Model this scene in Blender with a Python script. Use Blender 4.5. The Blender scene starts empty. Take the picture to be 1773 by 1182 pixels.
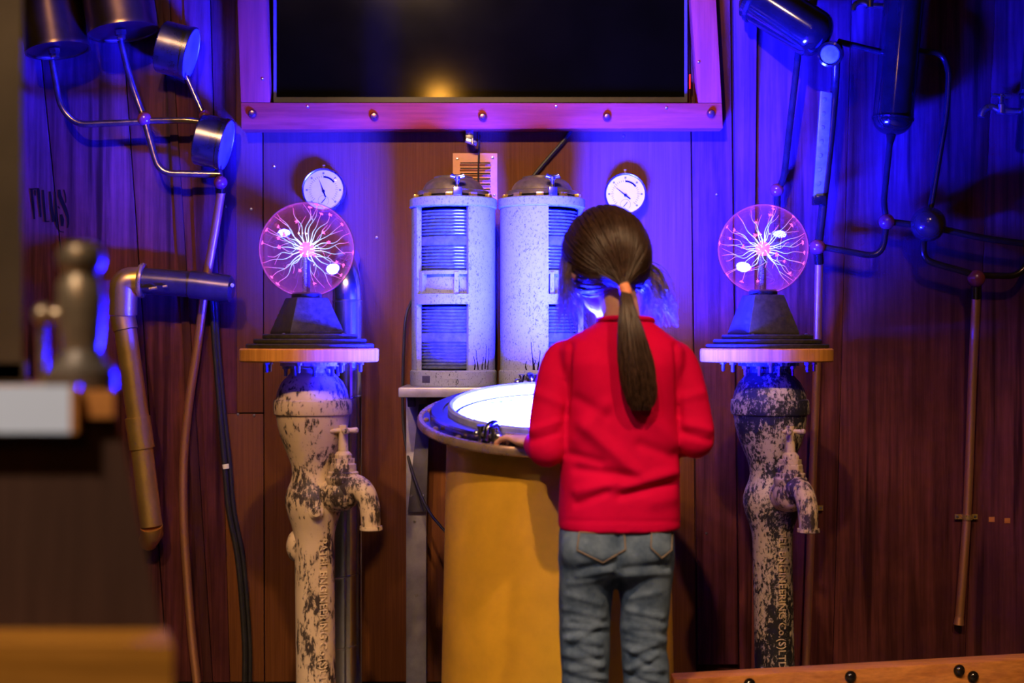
import bpy, bmesh, math, random
from mathutils import Vector, Matrix, Quaternion, noise
from mathutils.bvhtree import BVHTree

random.seed(7)
SC = bpy.context.scene
COL = SC.collection
F = 2462.0            # focal length in pixels of the 1773 px wide frame
CZ = 0.97             # camera height

# ------------------------------------------------------------------ camera
cam_d = bpy.data.cameras.new('camera')
cam_d.sensor_width = 36.0
cam_d.lens = F / 1773.0 * 36.0
cam_d.clip_start = 0.05
cam_d.dof.use_dof = True
cam_d.dof.focus_distance = 3.75
cam_d.dof.aperture_fstop = 2.6
cam = bpy.data.objects.new('camera', cam_d)
COL.objects.link(cam)
cam.location = (0, 0, CZ)
cam.rotation_euler = (math.radians(90), 0, 0)
SC.camera = cam

# ------------------------------------------------------------------ world, lamps, exposure
w = bpy.data.worlds.new('world'); SC.world = w
w.use_nodes = True
w.node_tree.nodes['Background'].inputs[0].default_value = (1.0, 0.62, 0.42, 1)
w.node_tree.nodes['Background'].inputs[1].default_value = 0.016
SC.view_settings.view_transform = 'Standard'
SC.view_settings.look = 'None'
SC.view_settings.exposure = 0.0
SC.view_settings.gamma = 1.0
SC.view_settings.use_curve_mapping = False
SC.cycles.max_bounces = 8
SC.cycles.transparent_max_bounces = 24
SC.cycles.sample_clamp_indirect = 4.0
SC.cycles.use_denoising = True

DISH_COL = (0.0030, 0.0044, 1.0)
DISH_E = 6500.0
def spot(name, loc, target, watts, col, size=70, radius=0.05, blend=0.7):
    l = bpy.data.lights.new(name, 'SPOT')
    l.energy = watts; l.color = col; l.spot_size = math.radians(size); l.spot_blend = blend
    l.shadow_soft_size = radius
    o = bpy.data.objects.new(name, l); COL.objects.link(o)
    o.location = loc
    o.rotation_euler = (Vector(target) - Vector(loc)).to_track_quat('-Z', 'Y').to_euler()
    return o
WARM = (1.0, 0.60, 0.30)
spot('overhead_spot', (-1.10, 0.75, 3.10), (-0.62, 3.5, 0.45), 235, WARM, 54)
spot('overhead_spot', (-0.15, 0.65, 3.10), (0.02, 3.1, 0.45), 270, WARM, 50)
spot('overhead_spot', (-0.55, 0.70, 3.10), (-0.12, 4.0, 1.55), 400, WARM, 34, 0.05, 0.5)  # extra narrow spot, added to warm the frame and vent
spot('overhead_spot', (1.05, 0.75, 3.10), (0.95, 3.3, 0.0), 190, WARM, 50)
# behind the photographer: a hall lamp mirrored in the screen, then an added foreground fill
spot('hall_and_fill_lamp', (-0.49, -1.6, 2.62), (-0.2, 4.0, 1.3), 17, (1.0, 0.42, 0.05), 60, 0.06)
spot('hall_and_fill_lamp', (-1.2, -0.4, 3.30), (-0.52, 1.4, 0.6), 330, (1.0, 0.80, 0.66), 46, 0.08)

# ------------------------------------------------------------------ geometry helpers
def at(px, py, d):
    return Vector(((px - 886.5) / F * d, d, CZ - (py - 591.0) / F * d))
YW = 4.05
SLOPE = 0.0
def wb(px, py, off=0.0):
    return at(px, py, YW - off)
def wl(px, py, off=0.0):
    a = (px - 886.5) / F
    return at(px, py, (4.05 - off - SLOPE * 0.915) / (1 + SLOPE * a))
def wr(px, py, off=0.0):
    a = (px - 886.5) / F
    return at(px, py, (4.05 - off - SLOPE * 0.68) / (1 - SLOPE * a))
def S(d): return d / F

def basis(z, hint=None):
    z = Vector(z).normalized()
    h = Vector(hint) if hint else (Vector((0, 0, 1)) if abs(z.z) < 0.95 else Vector((0, 1, 0)))
    x = h.cross(z)
    if x.length < 1e-5: x = Vector((1, 0, 0)).cross(z)
    x.normalize()
    y = z.cross(x)
    return Matrix((x, y, z)).transposed()

class MB:
    def __init__(s): s.v = []; s.f = []
    def add(s, vs, fs):
        n = len(s.v); s.v += [Vector(p) for p in vs]; s.f += [tuple(i + n for i in f) for f in fs]; return s
    def box(s, c, size, R=None):
        c = Vector(c); hx, hy, hz = [k / 2 for k in size]; R = R or Matrix.Identity(3)
        vs = [c + R @ Vector((x, y, z)) for x in (-hx, hx) for y in (-hy, hy) for z in (-hz, hz)]
        return s.add(vs, [(0, 1, 3, 2), (4, 6, 7, 5), (0, 4, 5, 1), (2, 3, 7, 6), (0, 2, 6, 4), (1, 5, 7, 3)])
    def prism(s, pts, ext):
        pts = [Vector(p) for p in pts]; n = len(pts); ext = Vector(ext)
        vs = pts + [p + ext for p in pts]
        fs = [tuple(range(n)), tuple(range(2 * n - 1, n - 1, -1))]
        fs += [(i, (i + 1) % n, n + (i + 1) % n, n + i) for i in range(n)]
        return s.add(vs, fs)
    def lathe(s, prof, o=(0, 0, 0), R=None, seg=40, a0=0.0, a1=None, shear=None):
        R = R or Matrix.Identity(3); o = Vector(o)
        full = a1 is None
        n = seg if full else seg + 1
        a1 = a0 + 2 * math.pi if full else a1
        vs = []; rows = []
        for (r, z) in prof:
            row = []
            if r < 1e-6:
                p = o + R @ Vector((0, 0, z))
                if shear: p += shear(z)
                vs.append(p); row = [len(vs) - 1] * n
            else:
                for k in range(n):
                    a = a0 + (a1 - a0) * k / seg
                    p = o + R @ Vector((r * math.cos(a), r * math.sin(a), z))
                    if shear: p += shear(z)
                    vs.append(p); row.append(len(vs) - 1)
            rows.append(row)
        fs = []
        m = n if full else n - 1
        for i in range(len(rows) - 1):
            for k in range(m):
                q = (rows[i][k], rows[i][(k + 1) % n], rows[i + 1][(k + 1) % n], rows[i + 1][k])
                u = []
                for t in q:
                    if t not in u: u.append(t)
                if len(u) > 2: fs.append(tuple(u))
        return s.add(vs, fs)
    def arc_wall(s, r0, r1, z0, z1, o, a0, a1, seg=20, R=None):
        R = R or Matrix.Identity(3); o = Vector(o); vs = []
        for k in range(seg + 1):
            a = a0 + (a1 - a0) * k / seg; c, t = math.cos(a), math.sin(a)
            for r, z in ((r0, z0), (r1, z0), (r1, z1), (r0, z1)):
                vs.append(o + R @ Vector((r * c, r * t, z)))
        fs = [(0, 1, 2, 3), tuple(4 * seg + i for i in (3, 2, 1, 0))]
        for k in range(seg):
            for i in range(4):
                j = (i + 1) % 4
                fs.append((4 * k + i, 4 * k + 4 + i, 4 * k + 4 + j, 4 * k + j))
        return s.add(vs, fs)
    def tube(s, pts, r, seg=12, cap=True, flat=None):
        pts = [Vector(p) for p in pts]; n = len(pts)
        rs = r if isinstance(r, (list, tuple)) else [r] * n
        T = []
        for i in range(n):
            t = pts[min(i + 1, n - 1)] - pts[max(i - 1, 0)]
            T.append(t.normalized() if t.length > 1e-9 else Vector((0, 0, 1)))
        B = basis(T[0]); x = B.col[0].copy()
        vs = []
        for i in range(n):
            x = (x - T[i] * x.dot(T[i]))
            if x.length < 1e-6: x = basis(T[i]).col[0].copy()
            x.normalize(); y = T[i].cross(x)
            for k in range(seg):
                a = 2 * math.pi * k / seg
                vs.append(pts[i] + (x * math.cos(a) + y * math.sin(a)) * rs[i])
        fs = []
        for i in range(n - 1):
            for k in range(seg):
                k2 = (k + 1) % seg
                fs.append((i * seg + k, i * seg + k2, (i + 1) * seg + k2, (i + 1) * seg + k))
        if cap:
            fs.append(tuple(range(seg - 1, -1, -1))); fs.append(tuple((n - 1) * seg + k for k in range(seg)))
        return s.add(vs, fs)
    def sphere(s, c, r, seg=24, rings=14, R=None):
        rx, ry, rz = r if isinstance(r, (list, tuple)) else (r, r, r)
        c = Vector(c); R = R or Matrix.Identity(3); vs = [c + R @ Vector((0, 0, -rz))]
        for i in range(1, rings):
            t = math.pi * i / rings - math.pi / 2
            for k in range(seg):
                a = 2 * math.pi * k / seg
                vs.append(c + R @ Vector((rx * math.cos(t) * math.cos(a), ry * math.cos(t) * math.sin(a), rz * math.sin(t))))
        vs.append(c + R @ Vector((0, 0, rz)))
        L = len(vs) - 1; fs = []
        for k in range(seg):
            k2 = (k + 1) % seg
            fs.append((0, 1 + k2, 1 + k)); fs.append((L, L - seg + k, L - seg + k2))
        for i in range(rings - 2):
            for k in range(seg):
                k2 = (k + 1) % seg
                fs.append((1 + i * seg + k, 1 + i * seg + k2, 1 + (i + 1) * seg + k2, 1 + (i + 1) * seg + k))
        return s.add(vs, fs)
    def build(s, name, m, parent=None, angle=35, bevel=0.0, flip=False):
        off = WLOC.get(parent.name, Vector()) if parent else None
        if parent is None:
            lo = Vector((min(p.x for p in s.v), min(p.y for p in s.v), min(p.z for p in s.v)))
            hi = Vector((max(p.x for p in s.v), max(p.y for p in s.v), max(p.z for p in s.v)))
            off = Vector(((lo.x + hi.x) / 2, (lo.y + hi.y) / 2, lo.z))
        me = bpy.data.meshes.new(name)
        me.from_pydata([tuple(p - off) for p in s.v], [], s.f)
        bm = bmesh.new(); bm.from_mesh(me)
        bmesh.ops.recalc_face_normals(bm, faces=bm.faces)
        if bevel: bmesh.ops.bevel(bm, geom=bm.edges[:], offset=bevel, segments=2, affect='EDGES', profile=0.5, clamp_overlap=True)
        if flip: bmesh.ops.reverse_faces(bm, faces=bm.faces)
        bm.to_mesh(me); bm.free()
        for p in me.polygons: p.use_smooth = True
        me.set_sharp_from_angle(angle=math.radians(angle))
        me.materials.append(m)
        o = bpy.data.objects.new(name, me); COL.objects.link(o)
        if parent: o.parent = parent
        else: o.location = off
        WLOC[o.name] = off.copy()
        return o
WLOC = {}

def thing(name, label, cat, loc, group=None):
    o = bpy.data.objects.new(name, None); COL.objects.link(o)
    o.empty_display_size = 0.05
    o.location = loc; WLOC[o.name] = Vector(loc)
    return tag(o, label, cat, group)
def tag(o, label=None, cat=None, group=None, kind=None):
    if label: o['label'] = label
    if cat: o['category'] = cat
    if group: o['group'] = group
    if kind: o['kind'] = kind
    return o
def share(src, name, loc, parent, R=None):      # another copy of an alike piece, sharing its mesh (built around its own origin)
    o = bpy.data.objects.new(name, src.data); COL.objects.link(o)
    o.parent = parent
    o.location = Vector(loc) - WLOC[parent.name]
    if R is not None: o.rotation_euler = R.to_euler()
    WLOC[o.name] = Vector(loc)
    return o
def piece(mb, name, m, parent, loc, R=None, **k):    # build around the origin, then place
    src = MB(); src.v = mb.v; src.f = mb.f
    me_o = src.build(name, m, None, **k)
    off = WLOC[me_o.name]
    me_o.data.transform(Matrix.Translation(off))
    me_o.parent = parent; me_o.location = Vector(loc) - WLOC[parent.name]
    if R is not None: me_o.rotation_euler = R.to_euler()
    WLOC[me_o.name] = Vector(loc)
    return me_o

def fillet(pts, r, n=6):
    pts = [Vector(p) for p in pts]; out = [pts[0]]
    for i in range(1, len(pts) - 1):
        a, b, c = pts[i - 1], pts[i], pts[i + 1]
        d1 = (a - b); d2 = (c - b); k = min(r, d1.length * 0.48, d2.length * 0.48)
        p, q = b + d1.normalized() * k, b + d2.normalized() * k
        for j in range(n + 1):
            t = j / n
            out.append(p * (1 - t) ** 2 + b * 2 * t * (1 - t) + q * t * t)
    out.append(pts[-1]); return out
def smooth_path(pts, n=8):
    pts = [Vector(p) for p in pts]; out = []
    P = [pts[0] * 2 - pts[1]] + pts + [pts[-1] * 2 - pts[-2]]
    for i in range(1, len(P) - 2):
        a, b, c, d = P[i - 1:i + 3]
        for j in range(n):
            t = j / n
            out.append(0.5 * ((2 * b) + (c - a) * t + (2 * a - 5 * b + 4 * c - d) * t * t + (-a + 3 * b - 3 * c + d) * t ** 3))
    out.append(pts[-1]); return out
def rotz(a): return Matrix.Rotation(a, 3, 'Z')

# ------------------------------------------------------------------ materials
MATS = {}
def nodes_of(name):
    m = bpy.data.materials.new(name); m.use_nodes = True
    nt = m.node_tree; b = nt.nodes['Principled BSDF']
    return m, nt, b
def N(nt, typ, **kw):
    n = nt.nodes.new(typ)
    for k, v in kw.items(): setattr(n, k, v)
    return n
def ramp(nt, fac, stops):
    r = N(nt, 'ShaderNodeValToRGB'); e = r.color_ramp.elements
    while len(e) < len(stops): e.new(0.5)
    for el, (p, c) in zip(e, stops):
        el.position = p; el.color = (*c, 1) if len(c) == 3 else c
    nt.links.new(fac, r.inputs[0]); return r.outputs[0]
def coords(nt, scale, rot=(0, 0, 0)):
    g = N(nt, 'ShaderNodeNewGeometry'); mp = N(nt, 'ShaderNodeMapping')
    mp.inputs['Scale'].default_value = scale; mp.inputs['Rotation'].default_value = rot
    nt.links.new(g.outputs['Position'], mp.inputs[0]); return mp.outputs[0]
def tnoise(nt, vec, scale=1.0, detail=5, rough=0.6, dist=0.0):
    n = N(nt, 'ShaderNodeTexNoise'); n.inputs['Scale'].default_value = scale
    n.inputs['Detail'].default_value = detail; n.inputs['Roughness'].default_value = rough
    n.inputs['Distortion'].default_value = dist
    nt.links.new(vec, n.inputs['Vector']); return n.outputs[0]
def mixc(nt, fac, a, b, mode='MIX'):
    m = N(nt, 'ShaderNodeMix', data_type='RGBA', blend_type=mode)
    for sock, v in ((m.inputs[0], fac), (m.inputs[6], a), (m.inputs[7], b)):
        if hasattr(v, 'is_output'): nt.links.new(v, sock)
        elif isinstance(v, (tuple, list)): sock.default_value = (*v, 1)
        else: sock.default_value = v
    return m.outputs[2]
def bump(nt, b, h, strength=0.3, dist=0.004):
    n = N(nt, 'ShaderNodeBump'); n.inputs['Strength'].default_value = strength; n.inputs['Distance'].default_value = dist
    nt.links.new(h, n.inputs['Height']); nt.links.new(n.outputs[0], b.inputs['Normal'])
def mat(name, col, rough=0.5, metal=0.0, var=0.25, scale=40, bmp=0.0, spec=0.5):
    m, nt, b = nodes_of(name)
    v = tnoise(nt, coords(nt, (scale,) * 3))
    c = ramp(nt, v, [(0.3, tuple(k * (1 - var) for k in col)), (0.7, tuple(min(1, k * (1 + var)) for k in col))])
    nt.links.new(c, b.inputs['Base Color'])
    rr = N(nt, 'ShaderNodeMapRange'); rr.inputs[3].default_value = max(0.02, rough * 0.8); rr.inputs[4].default_value = min(1, rough * 1.2)
    nt.links.new(v, rr.inputs[0]); nt.links.new(rr.outputs[0], b.inputs['Roughness'])
    b.inputs['Metallic'].default_value = metal; b.inputs['Specular IOR Level'].default_value = spec
    if bmp: bump(nt, b, tnoise(nt, coords(nt, (scale * 3,) * 3)), bmp, 0.002)
    MATS[name] = m; return m
def wood(name, dark, light, rough=0.5, horiz=False, drips=True, fine=1.0):
    m, nt, b = nodes_of(name)
    sc = (2.5, 40 * fine, 40 * fine) if horiz else (40 * fine, 40 * fine, 1.6)
    g1 = tnoise(nt, coords(nt, sc), 1.0, 6, 0.65, 0.4)
    g2 = tnoise(nt, coords(nt, tuple(k * 3.5 for k in sc)), 1.0, 4, 0.6)
    c = ramp(nt, g1, [(0.30, dark), (0.62, light)])
    c = mixc(nt, 0.28, c, ramp(nt, g2, [(0.35, (0.15, 0.13, 0.12)), (0.65, (1, 1, 1))]), 'MULTIPLY')
    if drips:
        d = tnoise(nt, coords(nt, (26, 26, 0.9)), 1.0, 3, 0.5, 0.2)
        c = mixc(nt, ramp(nt, d, [(0.60, (0, 0, 0)), (0.68, (0.75,) * 3)]), c, tuple(k * 0.25 for k in dark))
        p = tnoise(nt, coords(nt, (3.0, 3.0, 2.2)), 1.0, 5, 0.6)
        c = mixc(nt, ramp(nt, p, [(0.38, (0.55,) * 3), (0.62, (0, 0, 0))]), c, tuple(k * 0.45 for k in dark))
    nt.links.new(c, b.inputs['Base Color'])
    b.inputs['Roughness'].default_value = rough + 0.1
    b.inputs['Specular IOR Level'].default_value = 0.08
    bump(nt, b, g2, 0.25, 0.002)
    MATS[name] = m; return m
def chipped(name, paint, under, amount, stretch=(60, 60, 22), rough=0.55, patch=0.7):
    m, nt, b = nodes_of(name)
    a = tnoise(nt, coords(nt, stretch), 1.0, 8, 0.78, 0.15)
    big = tnoise(nt, coords(nt, (11, 11, 8)), 1.0, 3, 0.5)
    s = N(nt, 'ShaderNodeMath', operation='ADD'); nt.links.new(a, s.inputs[0])
    k = N(nt, 'ShaderNodeMath', operation='MULTIPLY'); nt.links.new(big, k.inputs[0]); k.inputs[1].default_value = patch
    nt.links.new(k.outputs[0], s.inputs[1])
    mask = ramp(nt, s.outputs[0], [(max(0, amount - 0.02), (0, 0, 0)), (amount + 0.02, (1, 1, 1))])
    tint = tnoise(nt, coords(nt, (25, 25, 25)), 1.0, 5)
    pc = mixc(nt, tint, tuple(k * 0.72 for k in paint), paint)
    c = mixc(nt, mask, pc, under)
    nt.links.new(c, b.inputs['Base Color']); b.inputs['Roughness'].default_value = rough
    bump(nt, b, mask, 0.5, -0.0015)
    MATS[name] = m; return m
def emit(name, col, strength):
    m, nt, b = nodes_of(name); nt.nodes.remove(b)
    e = N(nt, 'ShaderNodeEmission'); e.inputs[0].default_value = (*col, 1); e.inputs[1].default_value = strength
    nt.links.new(e.outputs[0], nt.nodes['Material Output'].inputs[0]); MATS[name] = m; return m

M_wall = wood('stained_wall_wood', (0.045, 0.013, 0.014), (0.180, 0.050, 0.050), 0.45)
M_ply = wood('stained_plywood', (0.130, 0.046, 0.014), (0.165, 0.060, 0.019), 0.5, drips=False, fine=2.0)
M_batten = wood('dark_batten_wood', (0.035, 0.012, 0.012), (0.08, 0.026, 0.022), 0.5, drips=False)
M_frame = wood('frame_wood', (0.34, 0.046, 0.009), (0.46, 0.066, 0.014), 0.5, horiz=True, drips=False)
M_stile = wood('stile_wood', (0.34, 0.046, 0.009), (0.46, 0.066, 0.014), 0.5, drips=False)
M_amber = wood('amber_wood', (0.42, 0.15, 0.035), (0.62, 0.25, 0.06), 0.4, horiz=True, drips=False)
M_top = wood('platform_wood', (0.46, 0.18, 0.035), (0.64, 0.28, 0.06), 0.45, drips=False, fine=1.4)
M_black = mat('black_plastic', (0.012, 0.012, 0.013), 0.3, 0, 0.4)
M_dust = mat('dusty_black_plastic', (0.032, 0.026, 0.012), 0.45, 0, 0.5, 90, 0, 0.2)
M_gloss = mat('glossy_dark_enamel', (0.009, 0.006, 0.004), 0.12, 0.0, 0.3, 20, 0, 0.8)
M_steel = mat('steel', (0.55, 0.55, 0.56), 0.28, 1.0, 0.2, 30)
M_tube = mat('bronze_tube', (0.35, 0.24, 0.15), 0.25, 0.95, 0.35, 60)
M_galv = mat('galvanised_steel', (0.62, 0.62, 0.60), 0.22, 1.0, 0.12, 12)
M_copper = mat('copper', (0.92, 0.46, 0.22), 0.34, 0.88, 0.02, 5)
M_brass = mat('brass', (0.85, 0.55, 0.16), 0.28, 0.8, 0.3, 35)
M_dbrass = mat('tarnished_brass', (0.95, 0.60, 0.18), 0.34, 0.88, 0.10, 14)
M_paint = chipped('chipped_cream_paint', (0.62, 0.46, 0.30), (0.035, 0.022, 0.016), 0.90, (95, 95, 34))
M_paint2 = chipped('flaking_cream_paint', (0.60, 0.50, 0.37), (0.012, 0.012, 0.012), 0.83, (120, 120, 70))
M_lantern = chipped('speckled_grey_paint', (0.28, 0.31, 0.33), (0.025, 0.025, 0.03), 0.615, (240, 240, 150), patch=0.08)
M_gold = mat('gold_paint', (0.74, 0.42, 0.035), 0.32, 0.15, 0.10, 14, 0.05)
M_grey = mat('grey_metal_panel', (0.30, 0.29, 0.31), 0.45, 0.5, 0.25, 18)
M_greydk = mat('dark_metal_panel', (0.075, 0.07, 0.075), 0.5, 0.4, 0.3, 18)
M_rubber = mat('black_rubber', (0.015, 0.014, 0.014), 0.5, 0, 0.3)
M_white = mat('white_enamel', (0.82, 0.82, 0.84), 0.35, 0, 0.04, 30)
M_ink = mat('dark_ink', (0.010, 0.008, 0.006), 0.8, 0, 0.3, 40, 0, 0.02)
M_paper = mat('white_paper', (0.70, 0.82, 1.0), 0.7, 0, 0.0)
M_floor = mat('concrete_floor', (0.07, 0.055, 0.045), 0.6, 0, 0.3, 4)
M_screen = mat('screen_glass', (0.002, 0.0016, 0.0001), 0.085, 0, 0.2, 6, 0, 0.35)
M_vent = chipped('copper_toned_plate', (0.74, 0.34, 0.14), (0.15, 0.06, 0.03), 1.03, (140, 140, 140), 0.4)
M_letter = mat('worn_cast_letters', (0.55, 0.42, 0.28), 0.5, 0, 0.5, 120)
M_dull = mat('dull_blue_grey_metal', (0.20, 0.28, 0.46), 0.35, 0.2, 0.25, 60)
M_armdk = mat('dark_pipe_metal', (0.075, 0.055, 0.05), 0.3, 0.6, 0.3, 25)
M_plinth = wood('plinth_wood', (0.34, 0.135, 0.014), (0.50, 0.205, 0.026), 0.5, horiz=True, drips=False)
M_lid = mat('worn_dark_lid_metal', (0.20, 0.165, 0.16), 0.35, 0.5, 0.3, 60)
M_lens = mat('ribbed_lens_glass', (0.09, 0.11, 0.15), 0.14, 0.0, 0.3, 60, 0, 1.0)
M_cabinet = wood('brown_cabinet_wood', (0.045, 0.022, 0.014), (0.075, 0.037, 0.023), 0.55, drips=False)
# ================================================================== SETTING
def slab_quad(mb, pts, depth):
    return mb.prism(pts, (0, depth, 0))
fl = MB().box((0, 2.2, -0.05), (9.0, 6.4, 0.1)).build('floor', M_floor); tag(fl, kind='structure')

def zfloor(p): return Vector((p.x, p.y, 0.0))
def wall_shell(name, f, pxs, off):
    # backing slab standing behind the panels
    a, b = f(pxs[0], 591, off), f(pxs[1], 591, off)
    q = [Vector((a.x, a.y, 0)), Vector((b.x, b.y, 0)), Vector((b.x, b.y, 2.6)), Vector((a.x, a.y, 2.6))]
    o = MB().prism(q, (0, 0.05, 0)).build(name, M_batten); tag(o, kind='structure'); return o
def panel(f, name, m, parent, top, bot, th=0.012, ytop=-640, ybot=None, off=0.0, bevel=0.0015):
    # top / bot: pixel x of the left and right edge at py=0 and py=1182; the panel goes on past the frame
    def px(pair, py): return pair[0] + (pair[1] - pair[0]) * py / 1182.0
    L, Rr = (top[0], bot[0]), (top[1], bot[1])
    def corner(side, py):
        p = f(px(side, py), py, off + th); return p
    def foot(side):
        py = 1182.0
        for _ in range(30):
            p = corner(side, py); py += (p.z - 0.004) * F / p.y
        return corner(side, py)
    lo = [foot(L), foot(Rr)] if ybot is None else [corner(L, ybot), corner(Rr, ybot)]
    q = [lo[0], lo[1], corner(Rr, ytop), corner(L, ytop)]
    return MB().prism(q, (0, th, 0)).build(name, m, parent, bevel=bevel)

back = wall_shell('wall_back', wb, (372, 1296), -0.004)
left = wall_shell('wall_left', wl, (-560, 336), -0.004)
right = wall_shell('wall_right', wr, (1300, 2350), -0.004)
# centre: plywood sheets
panel(wb, 'panel', M_ply, back, (372, 453.6), (385, 457), ytop=-640, ybot=714)
panel(wb, 'panel', M_ply, back, (386, 453.6), (388, 457), ytop=716)
panel(wb, 'panel', M_ply, back, (455.4, 1193.5), (459, 1205.5))
panel(wb, 'panel', M_wall, back, (1195.5, 1264), (1209, 1279), ybot=1150)
# right corner trim and the right wall boards
t1 = panel(wb, 'trim_1', M_wall, None, (1270, 1311), (1281, 1300), th=0.03); tag(t1, kind='structure')
panel(wr, 'board', M_wall, right, (1312, 1474.6), (1300, 1440.6))
panel(wr, 'board', M_wall, right, (1475.4, 1722.6), (1441.4, 1668.6))
panel(wr, 'board', M_wall, right, (1723.4, 2010), (1669.4, 1960))
panel(wr, 'board', M_wall, right, (2012, 2340), (1962, 2300))
# left wall boards, batten and edge strip
panel(wl, 'board', M_wall, left, (-545, -262), (-470, -172))
panel(wl, 'board', M_wall, left, (-260, 60), (-170, 180))
panel(wl, 'board', M_wall, left, (62, 208), (182, 290))
panel(wl, 'board', M_wall, left, (210, 284), (292, 352))
t2 = panel(wl, 'trim_2', M_batten, None, (280, 293), (352, 368), th=0.02); tag(t2, kind='structure')
panel(wl, 'board', M_wall, left, (294, 338), (369, 386))
t3 = panel(wb, 'trim_3', M_wall, None, (318, 363), (372, 398), th=0.018); tag(t3, kind='structure')
t4 = panel(wb, 'trim_4', M_wall, None, (365, 408), (399, 412), th=0.014, ybot=716); tag(t4, kind='structure')

# small screw heads on the sheets
scr = MB().lathe([(0, -0.0022), (0.0030, -0.0016), (0.0042, 0.0)], R=basis((0, 1, 0)), seg=10)
for i, (px, py) in enumerate([(475, 289), (435, 362), (652, 411), (1241, 337), (1080, 236), (412, 717), (440, 719), (1223, 923), (391, 358)]):
    p = wb(px, py, 0.0135)
    if i == 0: s0 = piece(scr, 'screw', M_steel, back, p)
    else: share(s0, 'screw', p, back)

# stencilled letters on the left wall
def ribbon(mb, f, pts, wd, off):
    # flat brush stroke lying on the wall; pts are (px, py, half width px)
    n = len(pts); vs = []
    for i, (x, y, h) in enumerate(pts):
        a = pts[max(0, i - 1)]; b = pts[min(n - 1, i + 1)]
        dx, dy = b[0] - a[0], b[1] - a[1]; L = math.hypot(dx, dy) or 1
        nx, ny = -dy / L, dx / L
        vs += [f(x + nx * h, y + ny * h, off), f(x - nx * h, y - ny * h, off)]
    mb.add(vs, [(2 * i, 2 * i + 1, 2 * i + 3, 2 * i + 2) for i in range(n - 1)])
def zz(pts): return [(30 + x / 9.85, 300 + y / 9.85, h / 9.85) for x, y, h in pts]
for st in [[[(205, 268, 8), (375, 262, 10)], [(240, 265, 22), (262, 500, 24), (292, 780, 16)], [(355, 270, 24), (375, 500, 24), (400, 745, 16)]],
           [[(300, 290, 16), (305, 380, 10)], [(435, 285, 20), (455, 560, 22), (480, 830, 18)], [(478, 822, 10), (548, 818, 9)]],
           [[(555, 312, 18), (585, 600, 26), (625, 825, 34)], [(645, 312, 12), (655, 600, 24), (665, 880, 18)]],
           [[(712, 278, 24), (722, 380, 34), (770, 500, 36), (820, 620, 34), (858, 740, 24), (868, 850, 18), (855, 930, 12)],
            [(790, 278, 10), (812, 350, 14), (825, 430, 12), (826, 505, 10)], [(745, 700, 22), (765, 790, 36), (765, 900, 24)],
            [(662, 880, 16), (690, 945, 9), (730, 990, 8), (795, 1002, 6)], [(690, 560, 10), (722, 600, 12)]]]:
    mb = MB()
    for s_ in st: ribbon(mb, wl, zz(s_), 1, 0.0135)
    mb.build('letter', M_ink, left)

# low timber kerb at the right
kb = thing('timber_kerb', 'low amber timber kerb with domed bolts in front of the right pedestal', 'kerb', (1.0, 3.1, 0))
q = [at(1166, 1175.4, 3.155), at(2150, 1119, 3.48)]
mb = MB()
a, b = q
bk = Vector((0.0, 0.06, 0))
mb.add([Vector((a.x, a.y, 0)), Vector((b.x, b.y, 0)), b, a, Vector((a.x, a.y, 0)) + bk, Vector((b.x, b.y, 0)) + bk, b + bk, a + bk],
       [(0, 1, 2, 3), (5, 4, 7, 6), (3, 2, 6, 7), (0, 4, 5, 1), (0, 3, 7, 4), (1, 5, 6, 2)])
mb.build('beam', M_amber, kb, bevel=0.004)
dn = Vector((b.y - a.y, -(b.x - a.x), 0)).normalized()
bolt = MB().lathe([(0.014, 0.0), (0.014, 0.003), (0.0105, 0.0045), (0.0098, 0.008), (0.006, 0.0115), (0, 0.0125)], R=basis(dn), seg=16)
for i, (px, py) in enumerate([(1297, 1184), (1472, 1171), (1660, 1160), (1684, 1171), (1880, 1152)]):
    t = (px - 1120) / (2150 - 1120)
    dd = 3.14 + (3.48 - 3.14) * t * 3.14 / (3.14 * t + 3.48 * (1 - t)) * 1.0
    # point of the front face under this pixel
    u = (px - 886.5) / F
    k = (b.y - a.y) / (b.x - a.x); yy = (a.y - k * a.x) / (1 - k * u)
    p = at(px, py, yy) + dn * 0.0005
    if i == 0: b0 = piece(bolt, 'bolt', M_gloss, kb, p)
    else: share(b0, 'bolt', p, kb)

# ================================================================== SCREEN IN ITS FRAME
FY = 3.975
fr = thing('screen_frame', 'wide reddish timber frame with domed bolts around the dark screen', 'frame', at(835, 225, FY))
def plank(f4, m, name):
    return MB().prism([at(x, y, FY) for x, y in f4], (0, YW - 0.0125 - FY, 0)).build(name, m, fr, bevel=0.002)
plank([(418, 224), (1252, 222), (1250, 178.5), (417, 177.5)], M_frame, 'rail')
plank([(416.9, 176.8), (467.5, 177.2), (454, -226), (403, -226)], M_stile, 'stile')
plank([(1209, 177.8), (1250, 178), (1227, -226), (1179, -226)], M_stile, 'stile')
plank([(402, -227), (1228, -227), (1226, -275), (400, -275)], M_frame, 'rail')
dome = MB().lathe([(0.0125, 0), (0.0125, 0.003), (0.0115, 0.007), (0.0075, 0.0115), (0, 0.013)], R=basis((0, -1, 0)), seg=20)
for i, (px, py) in enumerate([(437, 197), (648, 202), (836, 203), (1051, 203), (1231, 197)]):
    p = at(px, py, FY) + Vector((0, -0.0005, 0))
    if i == 0: d0 = piece(dome, 'bolt', mat('bronze_bolt', (0.28, 0.12, 0.06), 0.25, 0.9), fr, p)
    else: share(d0, 'bolt', p, fr)
for px, py in [(455, 137), (533, 185), (1210, 108), (963, 184), (1154, 187)]:
    share(s0, 'screw', at(px, py, FY) + Vector((0, -0.001, 0)), fr)
TY = 4.005
tv = thing('flat_screen', 'dark switched-off flat screen recessed in the timber frame', 'screen', at(830, 178, TY))
mb = MB()
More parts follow.
